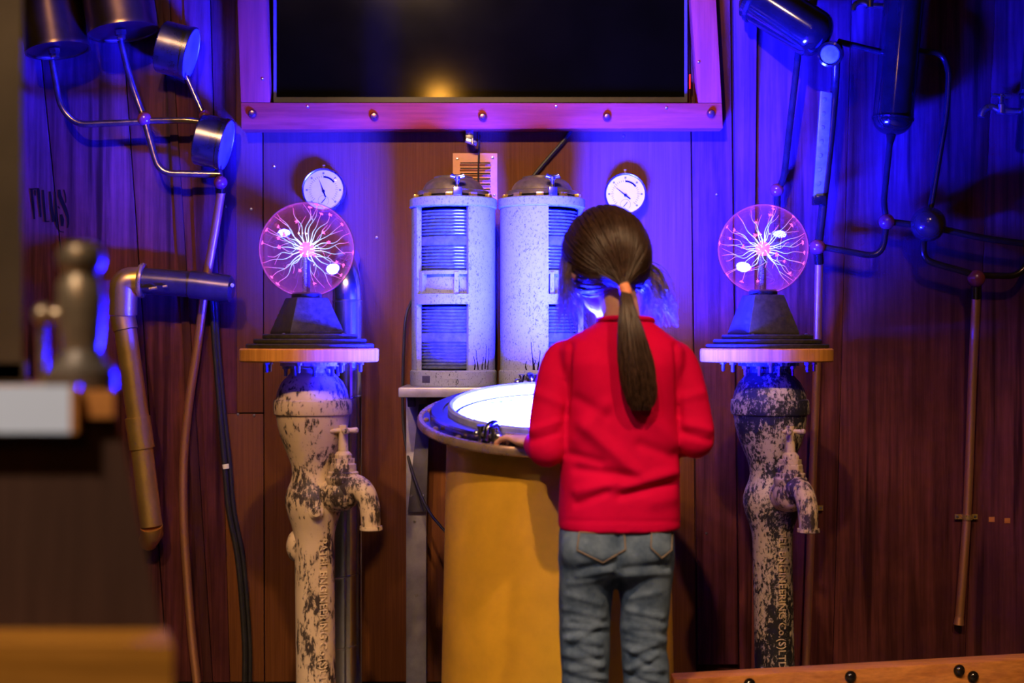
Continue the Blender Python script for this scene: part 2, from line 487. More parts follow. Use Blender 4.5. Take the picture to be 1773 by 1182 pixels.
x0, x1, y0, y1 = 473.5, 1190, 177.0, -216
bz = 9
for (ax, ay, bx, by) in [(x0, y0, x1, y0 - bz), (x0, y1 + bz, x1, y1), (x0, y0 - bz, x0 + 5, y1 + bz), (x1 - 5, y0 - bz, x1, y1 + bz)]:
    p, q_ = at(ax, ay, TY), at(bx, by, TY)
    mb.add([(p.x, TY, p.z), (q_.x, TY, p.z), (q_.x, TY, q_.z), (p.x, TY, q_.z), (p.x, TY + 0.03, p.z), (q_.x, TY + 0.03, p.z), (q_.x, TY + 0.03, q_.z), (p.x, TY + 0.03, q_.z)],
           [(0, 1, 2, 3), (7, 6, 5, 4), (0, 4, 5, 1), (1, 5, 6, 2), (2, 6, 7, 3), (3, 7, 4, 0)])
mb.build('bezel', mat('bezel_plastic', (0.045, 0.036, 0.03), 0.45), tv)
p, q_ = at(x0 + 4, y0 - bz + 1, TY), at(x1 - 4, y1 + bz - 1, TY)
MB().box(((p.x + q_.x) / 2, TY + 0.014, (p.z + q_.z) / 2), (q_.x - p.x, 0.02, q_.z - p.z)).build('panel_glass', M_screen, tv)
led = MB().box(at(1194.5, 141, TY - 0.002), (0.003, 0.006, 0.04)).build('standby_light', emit('red_led', (1, 0.02, 0.03), 2.2), tv)
tag(led, 'small red standby light')

# bracket hanging below the frame
hk = thing('hanger_bracket', 'small steel hanger bracket under the middle of the timber frame', 'bracket', at(815, 252, 4.0))
MB().box(at(813, 236, 4.015), (0.022, 0.02, 0.036)).build('strap', M_steel, hk, bevel=0.001)
MB().box(at(816, 246, 3.995), (0.032, 0.02, 0.012), Matrix.Rotation(0.3, 3, 'Y')).build('clip', M_steel, hk, bevel=0.001)
MB().tube([at(818, 240, 3.99), at(818, 250, 3.985)], 0.005, 10).build('pin', M_steel, hk)

# louvred vent plate
vt = thing('vent_plate', 'copper-coloured louvred vent plate above the lanterns', 'vent', wb(823, 350, 0.016))
def flat(px0, py0, px1, py1, off, th):
    a, c = wb(px0, py0, off), wb(px1, py1, off)
    return (Vector(((a.x + c.x) / 2, a.y + th / 2, (a.z + c.z) / 2)), (abs(c.x - a.x), th, abs(a.z - c.z)))
mb = MB(); O_ = 0.0165
for r in [(784, 265, 797, 350), (849, 265, 861, 350), (797, 265, 849, 281)]: mb.box(*flat(*r, O_, 0.003))
ys = [283 + 9.2 * i for i in range(7)]
for y in ys: mb.box(*flat(797, y + 2.6, 849, y + 7.2, O_, 0.003))
mb.box(*flat(797, ys[-1] + 7.2, 849, 350, O_, 0.003))
mb.build('plate', M_vent, vt)
MB().box(*flat(795, 279, 851, 348, 0.0128, 0.0006)).build('backing', M_black, vt)
for y in ys:
    a, c = wb(796, y + 2.6, O_), wb(850, y + 2.6, O_)
    R_ = Matrix.Rotation(math.radians(-35), 3, 'X')
    m_ = MB().box((a + c) / 2 + Vector((0, -0.003, -0.0005)), ((c - a).length, 0.010, 0.0016), R_)
    m_.build('louvre', M_vent, vt)
for px, py in [(853, 273), (792, 275), (856, 338), (790, 340)]:
    share(s0, 'screw', wb(px, py, 0.0168), vt)

# pressure gauges
def gauge(px, py, rpx, ang, label, sub=True):
    c = wb(px, py, 0.0125); r = rpx * S(4.0)
    g = thing('pressure_gauge', label, 'gauge', c - Vector((0, 0, r)), 'round gauges on the back wall')
    R_ = basis((0, -1, 0), (0, 0, 1))     # local z towards the viewer
    MB().lathe([(0, 0), (r * 0.55, 0), (r * 0.6, 0.012), (r * 0.97, 0.014), (r, 0.018), (r, 0.040), (r * 0.965, 0.0425), (r * 0.93, 0.041), (r * 0.925, 0.036), (0, 0.036)], c, R_, 48).build('case', M_steel, g)
    f0 = c + Vector((0, -0.0362, 0))
    MB().lathe([(0, 0), (r * 0.915, 0), (r * 0.915, 0.0008), (0, 0.0008)], f0, R_, 48).build('dial', M_white, g)
    top = f0 + Vector((0, -0.0012, 0))
    def rim(a, rr, rad, h, mb):          # small mark at clock angle a
        d = Vector((math.sin(a), 0, math.cos(a)))
        Rm = Matrix((Vector((math.cos(a), 0, -math.sin(a))), Vector((0, 1, 0)), d)).transposed()
        mb.box(top + d * rr, (rad, 0.0004, h), Rm)
    mb = MB()
    for k in range(31):
        a = math.radians(-135 + 9 * k)
        rim(a, r * 0.62, r * 0.02, r * (0.09 if k % 5 else 0.14), mb)
    for k in range(7): rim(math.radians(-135 + 45 * k), r * 0.77, r * 0.085, r * 0.09, mb)
    mk = mb.build('scale_marks', mat('faded_ink', (0.22, 0.22, 0.30), 0.6), g); mk['kind'] = 'stuff'
    mb = MB()
    n = 14
    for k in range(n):
        a = math.radians(4 + 48 * k / (n - 1)); rim(a, r * 0.60, r * 0.062, r * 0.075, mb)
    mb.build('warning_arc', M_ink, g)
    d = Vector((math.sin(ang), 0, math.cos(ang))); x = Vector((d.z, 0, -d.x))
    pv = top + Vector((0, -0.001, -r * 0.06))
    MB().prism([pv - d * r * 0.30 - x * r * 0.03, pv - d * r * 0.30 + x * r * 0.03, pv + x * r * 0.035, pv + d * r * 0.62, pv - x * r * 0.035], (0, -0.0008, 0)).build('needle', M_ink, g)
    MB().lathe([(0, 0), (r * 0.07, 0), (r * 0.06, 0.003), (0, 0.0034)], pv, R_, 16).build('needle_hub', M_ink, g)
    sd = top + Vector((0, -0.0004, -r * 0.50))
    mb = MB()
    for k in range(15):
        a = math.radians(-130 + 260 * k / 14); dd = Vector((math.sin(a), 0, math.cos(a)))
        mb.box(sd + dd * r * 0.24, (r * 0.05, 0.0004, r * 0.012), Matrix.Rotation(a, 3, 'Y'))
    mb.box(sd, (r * 0.03, 0.0006, r * 0.30), Matrix.Rotation(0.7, 3, 'Y'))
    mb.build('small_dial', M_ink, g)
    MB().lathe([(r * 0.05, 0), (r * 0.05, r * 0.13), (r * 0.075, r * 0.13), (r * 0.075, r * 0.2), (0, r * 0.21)], c + Vector((0, -0.028, r * 0.97)), None, 12).build('bleed_stub', M_brass, g)
    gm = MB().lathe([(0, 0), (r * 0.7, -0.0008), (r * 0.92, -0.0025)], c + Vector((0, -0.0405, 0)), R_, 40).build('glass', M_clear, g)
    return g
def clear_glass(name, tint=(1, 1, 1)):
    m, nt, b = nodes_of(name); nt.nodes.remove(b)
    tr = N(nt, 'ShaderNodeBsdfTransparent'); gl = N(nt, 'ShaderNodeBsdfGlossy'); gl.inputs['Roughness'].default_value = 0.015
    tr.inputs[0].default_value = (*tint, 1)
    fz = N(nt, 'ShaderNodeFresnel'); ge = N(nt, 'ShaderNodeNewGeometry')
    mr = N(nt, 'ShaderNodeMapRange'); mr.inputs[3].default_value = 1.75; mr.inputs[4].default_value = 1 / 1.75
    nt.links.new(ge.outputs['Backfacing'], mr.inputs[0]); nt.links.new(mr.outputs[0], fz.inputs['IOR'])
    mx = N(nt, 'ShaderNodeMixShader')
    nt.links.new(fz.outputs[0], mx.inputs[0]); nt.links.new(tr.outputs[0], mx.inputs[1]); nt.links.new(gl.outputs[0], mx.inputs[2])
    nt.links.new(mx.outputs[0], nt.nodes['Material Output'].inputs[0]); MATS[name] = m; return m
M_clear = clear_glass('clear_glass')
gauge(563, 331, 37.5, math.radians(-20), 'round white pressure gauge partly behind the left plasma globe')
gauge(1081, 338, 36.5, math.radians(-52), 'round white pressure gauge to the right of the lanterns')

# cables on the back wall
def cable(name, pts, r, label, m=None, n=10):
    o = MB().tube(smooth_path(pts, n), r, 8).build(name, m or M_rubber); return tag(o, label, 'cable')
cable('cable', [wb(829, 224, 0.02), wb(829, 265, 0.024), wb(828, 300, 0.026), wb(829, 352, 0.026)], 0.0024, 'thin black cable hanging straight down over the vent plate')
cable('cable', [wb(990, 224, 0.02), wb(975, 245, 0.022), wb(940, 285, 0.022), wb(915, 318, 0.022), wb(905, 345, 0.022)], 0.0058, 'black cable slanting down behind the right lantern')
ck = thing('cable_run', 'pair of black cables running down the wall beside the left pedestal', 'cable', wb(400, 1182, 0.03))
for dx, r in ((0, 0.0085), (9, 0.006)):
    MB().tube(smooth_path([wb(366 + dx * .6, 505, 0.035), wb(372 + dx * .7, 600, 0.028), wb(382 + dx * .8, 720, 0.026), wb(389 + dx, 800, 0.026), wb(396 + dx, 880, 0.026), wb(411 + dx, 960, 0.026), wb(419 + dx, 1040, 0.026), wb(424 + dx, 1120, 0.026), wb(424 + dx, 1180, 0.026)], 8), r, 10).build('cable', M_rubber, ck)
MB().tube([wb(391, 803, 0.026), wb(392, 811, 0.026)], 0.0108, 14).build('clip', M_white, ck)
cable('cable', [wb(713, 520, 0.03), wb(703, 548, 0.05), wb(699, 600, 0.05), wb(697, 690, 0.05), wb(700, 750, 0.06), wb(712, 810, 0.12), wb(740, 880, 0.2), wb(775, 925, 0.28)], 0.0042, 'thin black cable looping down from the left lantern to the console')

# ================================================================== LEFT WALL APPARATUS
def tubes_to(parent, m, *runs, name='tube'):
    for pts, r in runs: MB().tube(pts, r, 14).build(name, m, parent)
def ball(parent, c, r, m, name='joint_ball'):
    MB().sphere(c, r, 24, 16).build(name, m, parent)
M_drum = mat('drum_metal', (0.34, 0.22, 0.12), 0.30, 1.0, 0.2, 10)
M_red = mat('red_brown_ball', (0.16, 0.03, 0.025), 0.2, 0.0, 0.2, 20, 0, 0.7)
def drum(px, py, rpx, lean, off, label):
    c = wl(px, py, off); r = rpx * S(c.y)
    ax = Vector((lean, 0.05, 1)).normalized()
    d = thing('metal_drum', label, 'drum', c, 'drums at the top left')
    R_ = basis(ax)
    MB().lathe([(0, 0.004), (r * 0.93, 0.004), (r * 0.94, 0), (r, 0), (r, 0.01), (r * 0.985, 0.014), (r * 0.985, 0.40), (r, 0.404), (r, 0.414), (r * 0.9, 0.416), (0, 0.43)], c, R_, 48).build('shell', M_drum, d)
    MB().lathe([(0, 0.0), (0.016, 0.0), (0.016, -0.012), (0.012, -0.012), (0.012, -0.024), (0, -0.024)], c - R_ @ Vector((0.004, 0.02, 0)), R_, 6).build('nozzle', M_tube, d, angle=20)
    return c
drum(100, 88, 55, -0.17, 0.13, 'brownish metal drum in the top left corner, nearer the grey post')
drum(214, 56, 61, -0.17, 0.14, 'brownish metal drum at top left, second from the grey post')
tf = thing('tube_fixture', 'bronze tube fixture with ball joints branching below the two drums', 'pipework', wl(330, 1182, 0.05))
o5 = 0.10
tubes_to(tf, M_tube,
    (fillet([wl(90, 104, 0.13), wl(104, 185, o5), wl(132, 216, o5), wl(247, 211, o5)], 0.05), 0.0092),
    (fillet([wl(209, 70, 0.14), wl(226, 140, o5), wl(250, 207, o5)], 0.05), 0.0092),
    (fillet([wl(250, 207, o5), wl(262, 250, o5), wl(276, 300, o5), wl(382, 302, 0.09)], 0.06), 0.0095),
    (fillet([wl(250, 209, o5), wl(330, 208, o5), wl(362, 214, 0.09), wl(374, 234, 0.09)], 0.04), 0.0088),
    (fillet([wl(323, 132, 0.09), wl(352, 198, 0.10)], 0.02), 0.0078),
    (fillet([wl(378, 284, 0.09), wl(383, 314, 0.09)], 0.02), 0.0078))
for p in [(250, 206, 12.5), (355, 201, 11), (382, 316, 12)]:
    c = wl(p[0], p[1], o5); ball(tf, c, p[2] * S(c.y), M_red)
MB().tube([wl(383, 316, 0.09), wl(382, 334, 0.085)], 0.0135, 16).build('sleeve', M_gloss, tf)
cp = MB().tube(smooth_path([wl(383, 332, 0.085), wl(372, 400, 0.075), wl(355, 500, 0.06), wl(342, 600, 0.05), wl(327, 700, 0.045), wl(318, 800, 0.04), wl(318, 900, 0.04), wl(324, 1000, 0.04), wl(332, 1100, 0.04), wl(341, 1181, 0.04)], 8), 0.0122, 16).build('copper_pipe', M_copper, tf)
tag(cp, 'long bowed copper pipe')
def canister(c, r, h, ax, label):
    d = thing('round_canister', label, 'canister', c - Vector((0, 0, r)), 'round canisters on the left tube fixture')
    R_ = basis(ax)
    MB().lathe([(0, -h / 2), (r * 0.97, -h / 2), (r, -h / 2 + 0.003), (r, h / 2 - 0.012), (r * 1.03, h / 2 - 0.011), (r * 1.03, h / 2 - 0.001), (r * 0.97, h / 2)], c, R_, 44).build('can', M_cyl, d)
    MB().lathe([(0, h / 2 - 0.002), (r * 0.95, h / 2 - 0.002), (r * 0.97, h / 2)], c, R_, 44).build('cap', M_grey, d)
M_cyl = mat('worn_steel_can', (0.30, 0.26, 0.23), 0.28, 1.0, 0.2, 25)
canister(wl(306, 87, 0.09), 0.073, 0.085, (0.965, 0.0, -0.26), 'dark round metal canister just right of the two drums')
canister(wl(369, 246, 0.09), 0.072, 0.078, (0.965, -0.02, -0.24), 'shiny round metal canister left of the timber frame corner')

# big elbow pipe
bp = thing('elbow_pipe', 'brass elbow pipe with a capped side arm on the left wall', 'pipe', wl(262, 930, 0.08))
e0, e1 = wl(218, 488, 0.12), wl(212, 545, 0.12)
arm = [wl(250, 486, 0.12), wl(330, 492, 0.12), wl(388, 499, 0.12)]
MB().tube([arm[0], arm[1]], 0.036, 28).build('side_arm', M_armdk, bp)
MB().tube([arm[1], arm[2], wl(399, 500, 0.12), wl(404, 500.5, 0.12)], [0.0385, 0.0385, 0.037, 0.026], 28).build('arm_cap', M_armdk, bp)
MB().tube(fillet([wl(243, 485, 0.12), wl(214, 487, 0.125), wl(213, 545, 0.12)], 0.06, 10), 0.038, 28).build('elbow', M_dbrass, bp)
ax_ = (arm[1] - arm[0]).normalized()
MB().lathe([(0.036, -0.006), (0.047, -0.006), (0.049, 0), (0.047, 0.006), (0.036, 0.006)], wl(246, 485.5, 0.12), basis(ax_), 32).build('flange', M_brass, bp)
MB().tube([wl(258, 500, 0.165), wl(272, 498, 0.165)], 0.0045, 10).build('lug', M_brass, bp)
MB().tube([wl(282, 496, 0.165), wl(290, 495, 0.165)], 0.0035, 10).build('lug', M_brass, bp)
MB().tube([wl(401, 493, 0.155), wl(403, 494, 0.158)], 0.005, 12).build('rivet', M_white, bp)
leg = [wl(212, 545, 0.12), wl(217, 570, 0.12), wl(240, 730, 0.11), wl(262, 910, 0.10)]
MB().tube([leg[0], leg[1]], 0.034, 26).build('collar', M_dbrass, bp)
MB().tube([leg[1], leg[2], leg[3]], 0.0305, 26).build('down_leg', M_dbrass, bp)
MB().tube([wl(238, 722, 0.11), wl(246, 776, 0.107)], 0.0345, 26).build('coupling', M_dbrass, bp)
MB().tube([leg[3], wl(264, 922, 0.09), wl(256, 938, 0.05)], [0.0315, 0.030, 0.027], 26).build('end_bend', M_dbrass, bp)

# ================================================================== RIGHT WALL APPARATUS
M_dtube = mat('dark_tube', (0.05, 0.035, 0.025), 0.2, 0.7, 0.3, 30)
tk = thing('dark_tank', 'dark glossy tank lying on a slant at the top of the right wall', 'tank', wr(1380, 90, 0.1))
A, B = wr(1305, -8, 0.11), wr(1408, 58, 0.17)
r_ = 0.066; axd = (B - A).normalized(); L_ = (B - A).length
MB().lathe([(0, -0.02), (r_ * 0.7, -0.016), (r_, 0.0), (r_, L_)] + [(r_ * math.cos(t), L_ + r_ * 0.72 * math.sin(t)) for t in [math.pi / 2 * i / 8 for i in range(1, 8)]] + [(0, L_ + r_ * 0.72)], A, basis(axd), 44).build('shell', M_gloss, tk)
MB().lathe([(r_ + 0.001, 0.012), (r_ + 0.006, 0.014), (r_ + 0.006, 0.024), (r_ + 0.001, 0.026)], A, basis(axd), 44).build('band', M_dtube, tk)
pc = wr(1437, 94, 0.20); pd = Vector((-0.35, -0.9, -0.30)).normalized()
MB().lathe([(0, -0.05), (0.030, -0.05), (0.034, -0.03), (0.034, 0), (0.028, 0.002), (0.027, -0.003), (0, -0.003)], pc, basis(pd), 32).build('port', M_gloss, tk)
MB().lathe([(0, -0.0025), (0.026, -0.0025), (0.024, 0.001), (0, 0.004)], pc, basis(pd), 32).build('port_glass', M_dull, tk)
MB().tube([wr(1403, 30, 0.15), wr(1408, 0, 0.14), wr(1414, -40, 0.12)], 0.0125, 16).build('inlet_tube', M_dtube, tk)

vt2 = thing('upright_tank', 'tall dark upright tank with a rounded bottom on the right wall', 'tank', wr(1543, 240, 0.1))
A, B = wr(1546, 205, 0.12), wr(1570, -60, 0.12)
axd = (A - B).normalized(); L_ = (A - B).length; r_ = 0.055
MB().lathe([(0, 0), (r_, 0), (r_, L_)] + [(r_ * math.cos(t), L_ + r_ * 0.85 * math.sin(t)) for t in [math.pi / 2 * i / 8 for i in range(1, 8)]] + [(0, L_ + r_ * 0.85)], B, basis(axd), 44).build('shell', M_gloss, vt2)
MB().lathe([(r_ + 0.0015, L_ - 0.004), (r_ + 0.003, L_), (r_ + 0.0015, L_ + 0.004)], B, basis(axd), 44).build('seam', M_gloss, vt2)
MB().tube([wr(1543, 234, 0.12), wr(1541, 250, 0.12)], [0.014, 0.008], 16).build('outlet', M_gloss, vt2)

rt = thing('tube_fixture', 'dark tube fixture with ball joints linking the tanks on the right wall', 'pipework', wr(1400, 1160, 0.05))
o6 = 0.10
tubes_to(rt, M_dtube,
    (fillet([wr(1384, 70, 0.12), wr(1380, 110, 0.10), wr(1357, 310, 0.07), wr(1346, 332, 0.06), wr(1345, 420, 0.05)], 0.03), 0.0095),
    (fillet([wr(1448, 100, 0.14), wr(1446, 150, 0.10), wr(1438, 240, o6), wr(1417, 428, o6)], 0.05), 0.0115),
    (fillet([wr(1452, 72, 0.17), wr(1534, 92, 0.12)], 0.02), 0.0085),
    (fillet([wr(1575, 86, 0.12), wr(1630, 92, o6), wr(1643, 120, o6), wr(1640, 190, o6), wr(1608, 380, o6)], 0.05), 0.0085),
    (fillet([wr(1541, 246, 0.12), wr(1530, 350, o6), wr(1535, 383, o6)], 0.02), 0.0085),
    (fillet([wr(1535, 383, o6), wr(1605, 392, o6)], 0.02), 0.0095),
    (fillet([wr(1535, 385, o6), wr(1527, 446, o6), wr(1416, 426, o6)], 0.06, 8), 0.0092),
    (fillet([wr(1607, 391, o6), wr(1700, 412, o6), wr(1775, 422, o6), wr(1860, 424, o6)], 0.04), 0.0095),
    (fillet([wr(1600, 405, o6), wr(1597, 450, o6), wr(1690, 476, o6)], 0.07, 8), 0.0095),
    (fillet([wr(1690, 476, o6), wr(1765, 478, o6), wr(1788, 440, o6), wr(1786, 422, o6)], 0.05, 8), 0.0095))
for px, py, r in [(1345, 329, 12), (1535, 384, 14), (1415, 428, 14), (1690, 482, 15.5), (1786, 423, 14)]:
    c = wr(px, py, o6 if px != 1345 else 0.06); ball(rt, c, r * S(c.y), M_red)
c = wr(1607, 388, 0.11); MB().sphere(c, 30 * S(c.y), 40, 24).build('large_ball', mat('dark_bronze_ball', (0.05, 0.03, 0.02), 0.14, 0.3, 0.2, 10, 0, 0.8), rt)
for p, q_ in [((1417, 438), (1418, 456)), ((1690, 495), (1690, 516))]:
    MB().tube([wr(*p, o6), wr(*q_, o6 - 0.01)], 0.0138, 18).build('sleeve', M_gloss, rt)
MB().tube(smooth_path([wr(1418, 454, 0.09), wr(1414, 640, 0.06), wr(1408, 800, 0.04), wr(1402, 980, 0.035), wr(1394, 1182, 0.035)], 5), 0.0113, 18).build('copper_pipe', M_copper, rt)
MB().tube(smooth_path([wr(1690, 514, 0.09), wr(1684, 640, 0.06), wr(1676, 860, 0.035), wr(1668, 980, 0.035), wr(1661, 1072, 0.035)], 5), 0.0118, 18).build('copper_pipe', M_copper, rt)
MB().tube([wr(1661, 1068, 0.035), wr(1660, 1081, 0.035)], [0.012, 0.0145], 18).build('pipe_end', M_copper, rt)
def clamp(px, py, label):
    c = wr(px, py, 0.035); d = thing('pipe_clamp', label, 'clamp', c, 'copper pipe clamps')
    MB().box(c + Vector((0, 0.012, 0)), (0.064, 0.003, 0.014)).build('strap', M_brass, d)
    MB().arc_wall(0.0125, 0.0145, -0.007, 0.007, c, math.pi, 2 * math.pi, 14).build('saddle', M_brass, d)
    for s in (-1, 1): share(s0, 'screw', c + Vector((s * 0.025, 0.0095, 0)), d)
clamp(1407, 880, 'small brass clamp on the copper pipe beside the right pedestal tap')
clamp(1675, 895, 'small brass clamp on the far right copper pipe')
mb = MB()
for i, (px, py) in enumerate([(1717, 899), (1744, 901)]):
    o = MB().box(wr(px, py, 0.0135), (0.016, 0.002, 0.014)).build('screw_scar', M_amber, right)

rl = thing('slotted_bar', 'pale dented metal bar fixed to the tube above the right plasma globe', 'bar', wr(1420, 355, 0.1))
a, b, c, d = wr(1421, 157, 0.11), wr(1441, 161, 0.11), wr(1429, 354, 0.11), wr(1408, 350, 0.11)
MB().prism([a, b, c, d], (0, 0.012, 0)).build('plate', M_dull, rl, bevel=0.002)
dm = MB().lathe([(0.006, 0), (0.005, 0.002), (0, 0.003)], R=basis((0, -1, 0)), seg=12)
for i in range(8):
    t = (i + 0.6) / 8
    p = (a * 0.65 + b * 0.35) * (1 - t) + (d * 0.65 + c * 0.35) * t
    if i == 0: m0 = piece(dm, 'rivet', M_dull, rl, p)
    else: share(m0, 'rivet', p, rl)
MB().box(wr(1418, 347, 0.105), (0.036, 0.03, 0.026)).build('foot_block', M_gloss, rl, bevel=0.003)

def bib_tap(px, py, off, label, s=1.0):
    c = wr(px, py, off); t = thing('wall_tap', label, 'tap', c, 'small taps on the right wall')
    def q(x, z, y=0): return c + Vector((x * s, y * s, z * s))
    MB().tube(fillet([q(0.06, -0.006), q(0.03, -0.004), q(0, -0.002), q(-0.03, 0.012), q(-0.052, -0.002), q(-0.056, -0.02)], 0.02), 0.0095 * s, 14).build('spout', M_steel, t)
    MB().lathe([(0.016, 0), (0.016, 0.006), (0.011, 0.009), (0.011, 0.02), (0, 0.02)], q(0.055, -0.006), basis((1, 0, 0.0)), 6).build('backnut', M_steel, t)
    MB().lathe([(0.013 * s, -0.012 * s), (0.013 * s, 0.012 * s), (0.008 * s, 0.016 * s), (0.006 * s, 0.042 * s), (0, 0.042 * s)], q(0, 0.002), None, 16).build('stem', M_steel, t)
    MB().tube([q(-0.026, 0.042), q(0.026, 0.036)], 0.0058 * s, 10).build('handle', M_steel, t)
bib_tap(1733, 190, 0.07, 'small shiny tap on the right wall near the picture edge')
bib_tap(1506, 8, 0.07, 'small shiny tap at the top edge left of the upright tank', 0.85)
tk3 = thing('upright_tank', 'dark tank cut off by the right picture edge', 'tank', wr(1800, 265, 0.1))
A, B = wr(1798, 255, 0.10), wr(1815, 60, 0.10); axd = (A - B).normalized(); L_ = (A - B).length; r_ = 0.062
MB().lathe([(0, 0), (r_, 0), (r_, L_), (r_ * 0.94, L_ + 0.012), (0, L_ + 0.016)], B, basis(axd), 40).build('shell', M_gloss, tk3)
MB().lathe([(r_ + 0.001, L_ * 0.5), (r_ + 0.004, L_ * 0.5 + 0.004), (r_ + 0.001, L_ * 0.5 + 0.012)], B, basis(axd), 40).build('seam', M_dtube, tk3)
# ================================================================== PEDESTALS MADE FROM OLD STANDPIPES
def text_mesh(body, size):
    cu = bpy.data.curves.new('lettering', 'FONT'); cu.body = body; cu.size = size; cu.extrude = 0.0
    cu.resolution_u = 2
    o = bpy.data.objects.new('lettering', cu); COL.objects.link(o)
    bpy.context.view_layer.update()
    me = bpy.data.meshes.new_from_object(o.evaluated_get(bpy.context.evaluated_depsgraph_get()))
    vs = [v.co.copy() for v in me.vertices]; fs = [tuple(p.vertices) for p in me.polygons]
    bpy.data.objects.remove(o); bpy.data.curves.remove(cu); bpy.data.meshes.remove(me)
    return vs, fs
def wrap_text(body, size, length, axis_c, z_top, rad, a_mid, hgt):
    # raised cast letters running down a pipe; the line's width goes round the pipe
    vs, fs = text_mesh(body, size)
    lx = max(v.x for v in vs); k = length / lx
    out = []
    for lift in (0.0, hgt):
        for v in vs:
            a = a_mid + (v.y - size * 0.35) / rad     # letter tops to the right when read downwards
            r = rad + lift
            out.append(Vector((axis_c.x + r * math.cos(a), axis_c.y + r * math.sin(a), z_top - v.x * k)))
    n = len(vs); faces = [tuple(i + n for i in f) for f in fs]
    cnt = {}
    for f in fs:
        for i in range(len(f)):
            e = (f[i], f[(i + 1) % len(f)]); cnt[frozenset(e)] = None if frozenset(e) in cnt else e
    for e in cnt.values():
        if e: faces.append((e[0], e[1], e[1] + n, e[0] + n))
    return out, faces

def pedestal(px, d, az, paint, lean, label, two_lines, rtop):
    s = d / F
    base = at(px, 1182, d); base.z = 0
    P = thing('standpipe_pedestal', label, 'pedestal', base, 'standpipe pedestals')
    ax = at(px, 600, d); cx, cy = ax.x, ax.y
    def Z(py): return CZ - (py - 591) * s
    def cxs(z): return (CZ - z) * lean           # the column stands very slightly off plumb
    prof = [(0, 629), (42, 629), (42, 634), (36, 638), (37, 645), (44, 652), (53, 662), (60, 676), (63, 690), (66.5, 692), (67.5, 698), (67.5, 711), (66.5, 716), (63, 718),
            (61, 735), (56, 755), (50, 772), (43, 790), (38, 805), (36.5, 820), (39, 832), (45, 846), (49, 860), (49, 872), (45, 890), (39, 908), (35.5, 922), (34, 940), (34, 1100)]
    pr = [(r * s, Z(py)) for r, py in prof] + [(34 * s, 0.02), (52 * s, 0.02), (52 * s, 0.0), (0, 0.0)]
    sh = lambda z: Vector((cxs(z), 0, 0))
    MB().lathe(pr, (cx, cy, 0), None, 56, shear=sh).build('column', paint, P)
    # boss on the back-left of the pipe
    bz = Z(945); bc = Vector((cx + cxs(bz), cy, bz))
    if not two_lines: MB().sphere(bc + Vector((-0.040, 0.004, 0)), (0.028, 0.03, 0.040), 20, 12).build('boss', paint, P)
    # square plug head on the joint
    h = Vector((math.cos(az), math.sin(az), 0)); sd = Vector((-h.y, h.x, 0))
    fd = Vector((0.10, -1, 0)).normalized()
    pz = Z(880 if not two_lines else 873)
    MB().lathe([(0.017, -0.03), (0.017, 0.004), (0.011, 0.006), (0.011, 0.013), (0, 0.014)], Vector((cx + cxs(pz), cy, pz)) + fd * 0.063 + Vector((0.008, 0, 0)), basis(fd), 20).build('plug', paint, P)
    # ---- tap
    z0 = Z(857); o = Vector((cx + cxs(z0), cy, z0))
    tp = thing_part('tap', P, o)
    path = smooth_path([o + h * 0.03, o + h * 0.075 + Vector((0, 0, 0.006)), o + h * 0.118 + Vector((0, 0, 0.026)), o + h * 0.150 + Vector((0, 0, 0.018)), o + h * 0.168 + Vector((0, 0, -0.018)), o + h * 0.172 + Vector((0, 0, -0.066))], 7)
    n = len(path); rs = []
    for i in range(n):
        t = i / (n - 1)
        rs.append(0.040 - 0.004 * t if t < 0.2 else 0.0392 - (t - 0.2) * 0.036 if t < 0.55 else 0.0266 - (t - 0.55) * 0.010)
    body = MB().tube(path, rs, 22)
    body.sphere(o + h * 0.088 + Vector((0, 0, 0.010)), (0.042, 0.042, 0.042), 22, 14)
    e = path[-1]
    body.lathe([(0.019, 0.0), (0.0265, 0.0), (0.027, -0.008), (0.023, -0.010), (0.016, -0.010), (0.015, 0)], e + Vector((0, 0, 0.004)), None, 22)
    body.build('tap_body', M_paint, tp)
    bo = o + h * 0.090
    def q(py): return Z(py) - z0
    MB().lathe([(0.034, q(838)), (0.040, q(830)), (0.040, q(822)), (0.036, q(819)), (0.036, q(814)), (0.031, q(812)), (0.031, q(806))], bo, None, 24).build('bonnet', M_paint, tp)
    MB().lathe([(0.030, q(808)), (0.030, q(800)), (0.027, q(798)), (0.027, q(790)), (0, q(790))], bo, None, 6).build('hex_nut', M_paint, tp, angle=20)
    MB().lathe([(0.0205, q(792)), (0.0205, q(784)), (0.0165, q(780)), (0.012, q(778)), (0.0105, q(744)), (0, q(744))], bo, None, 20).build('stem', M_paint, tp)
    hz = q(743)
    MB().lathe([(0, hz + 0.014), (0.0095, hz + 0.013), (0.0100, hz - 0.004), (0, hz - 0.004)], bo, None, 8).build('stem_nut', M_paint, tp)
    for k in range(4):
        a = az + 0.9 + k * math.pi / 2; dv = Vector((math.cos(a), math.sin(a), 0))
        c0 = bo + Vector((0, 0, hz))
        MB().tube([c0, c0 + dv * 0.010, c0 + dv * 0.018, c0 + dv * 0.026, c0 + dv * 0.033, c0 + dv * 0.036], [0.006, 0.0068, 0.0058, 0.0072, 0.0074, 0.004], 12).build('handle_arm', M_paint, tp)
    # ---- cast lettering down the pipe
    mb = MB(); a_t = math.radians(-74 if two_lines else -57)
    zt = Z(893 if two_lines else 928)
    axc = Vector((cx + cxs(Z(1010)), cy, 0))
    ln = (1150 - 893) * s
    mb.add(*wrap_text('PATEL ENGINEERING Co.(S)LTD', 0.026, ln, axc, zt, 34 * s - 0.0006, a_t, 0.0040))
    mb.build('cast_lettering', M_letter, P)
    # ---- timber top, black steps, fixings
    zt = Z(603); zb = Z(626)
    r = rtop
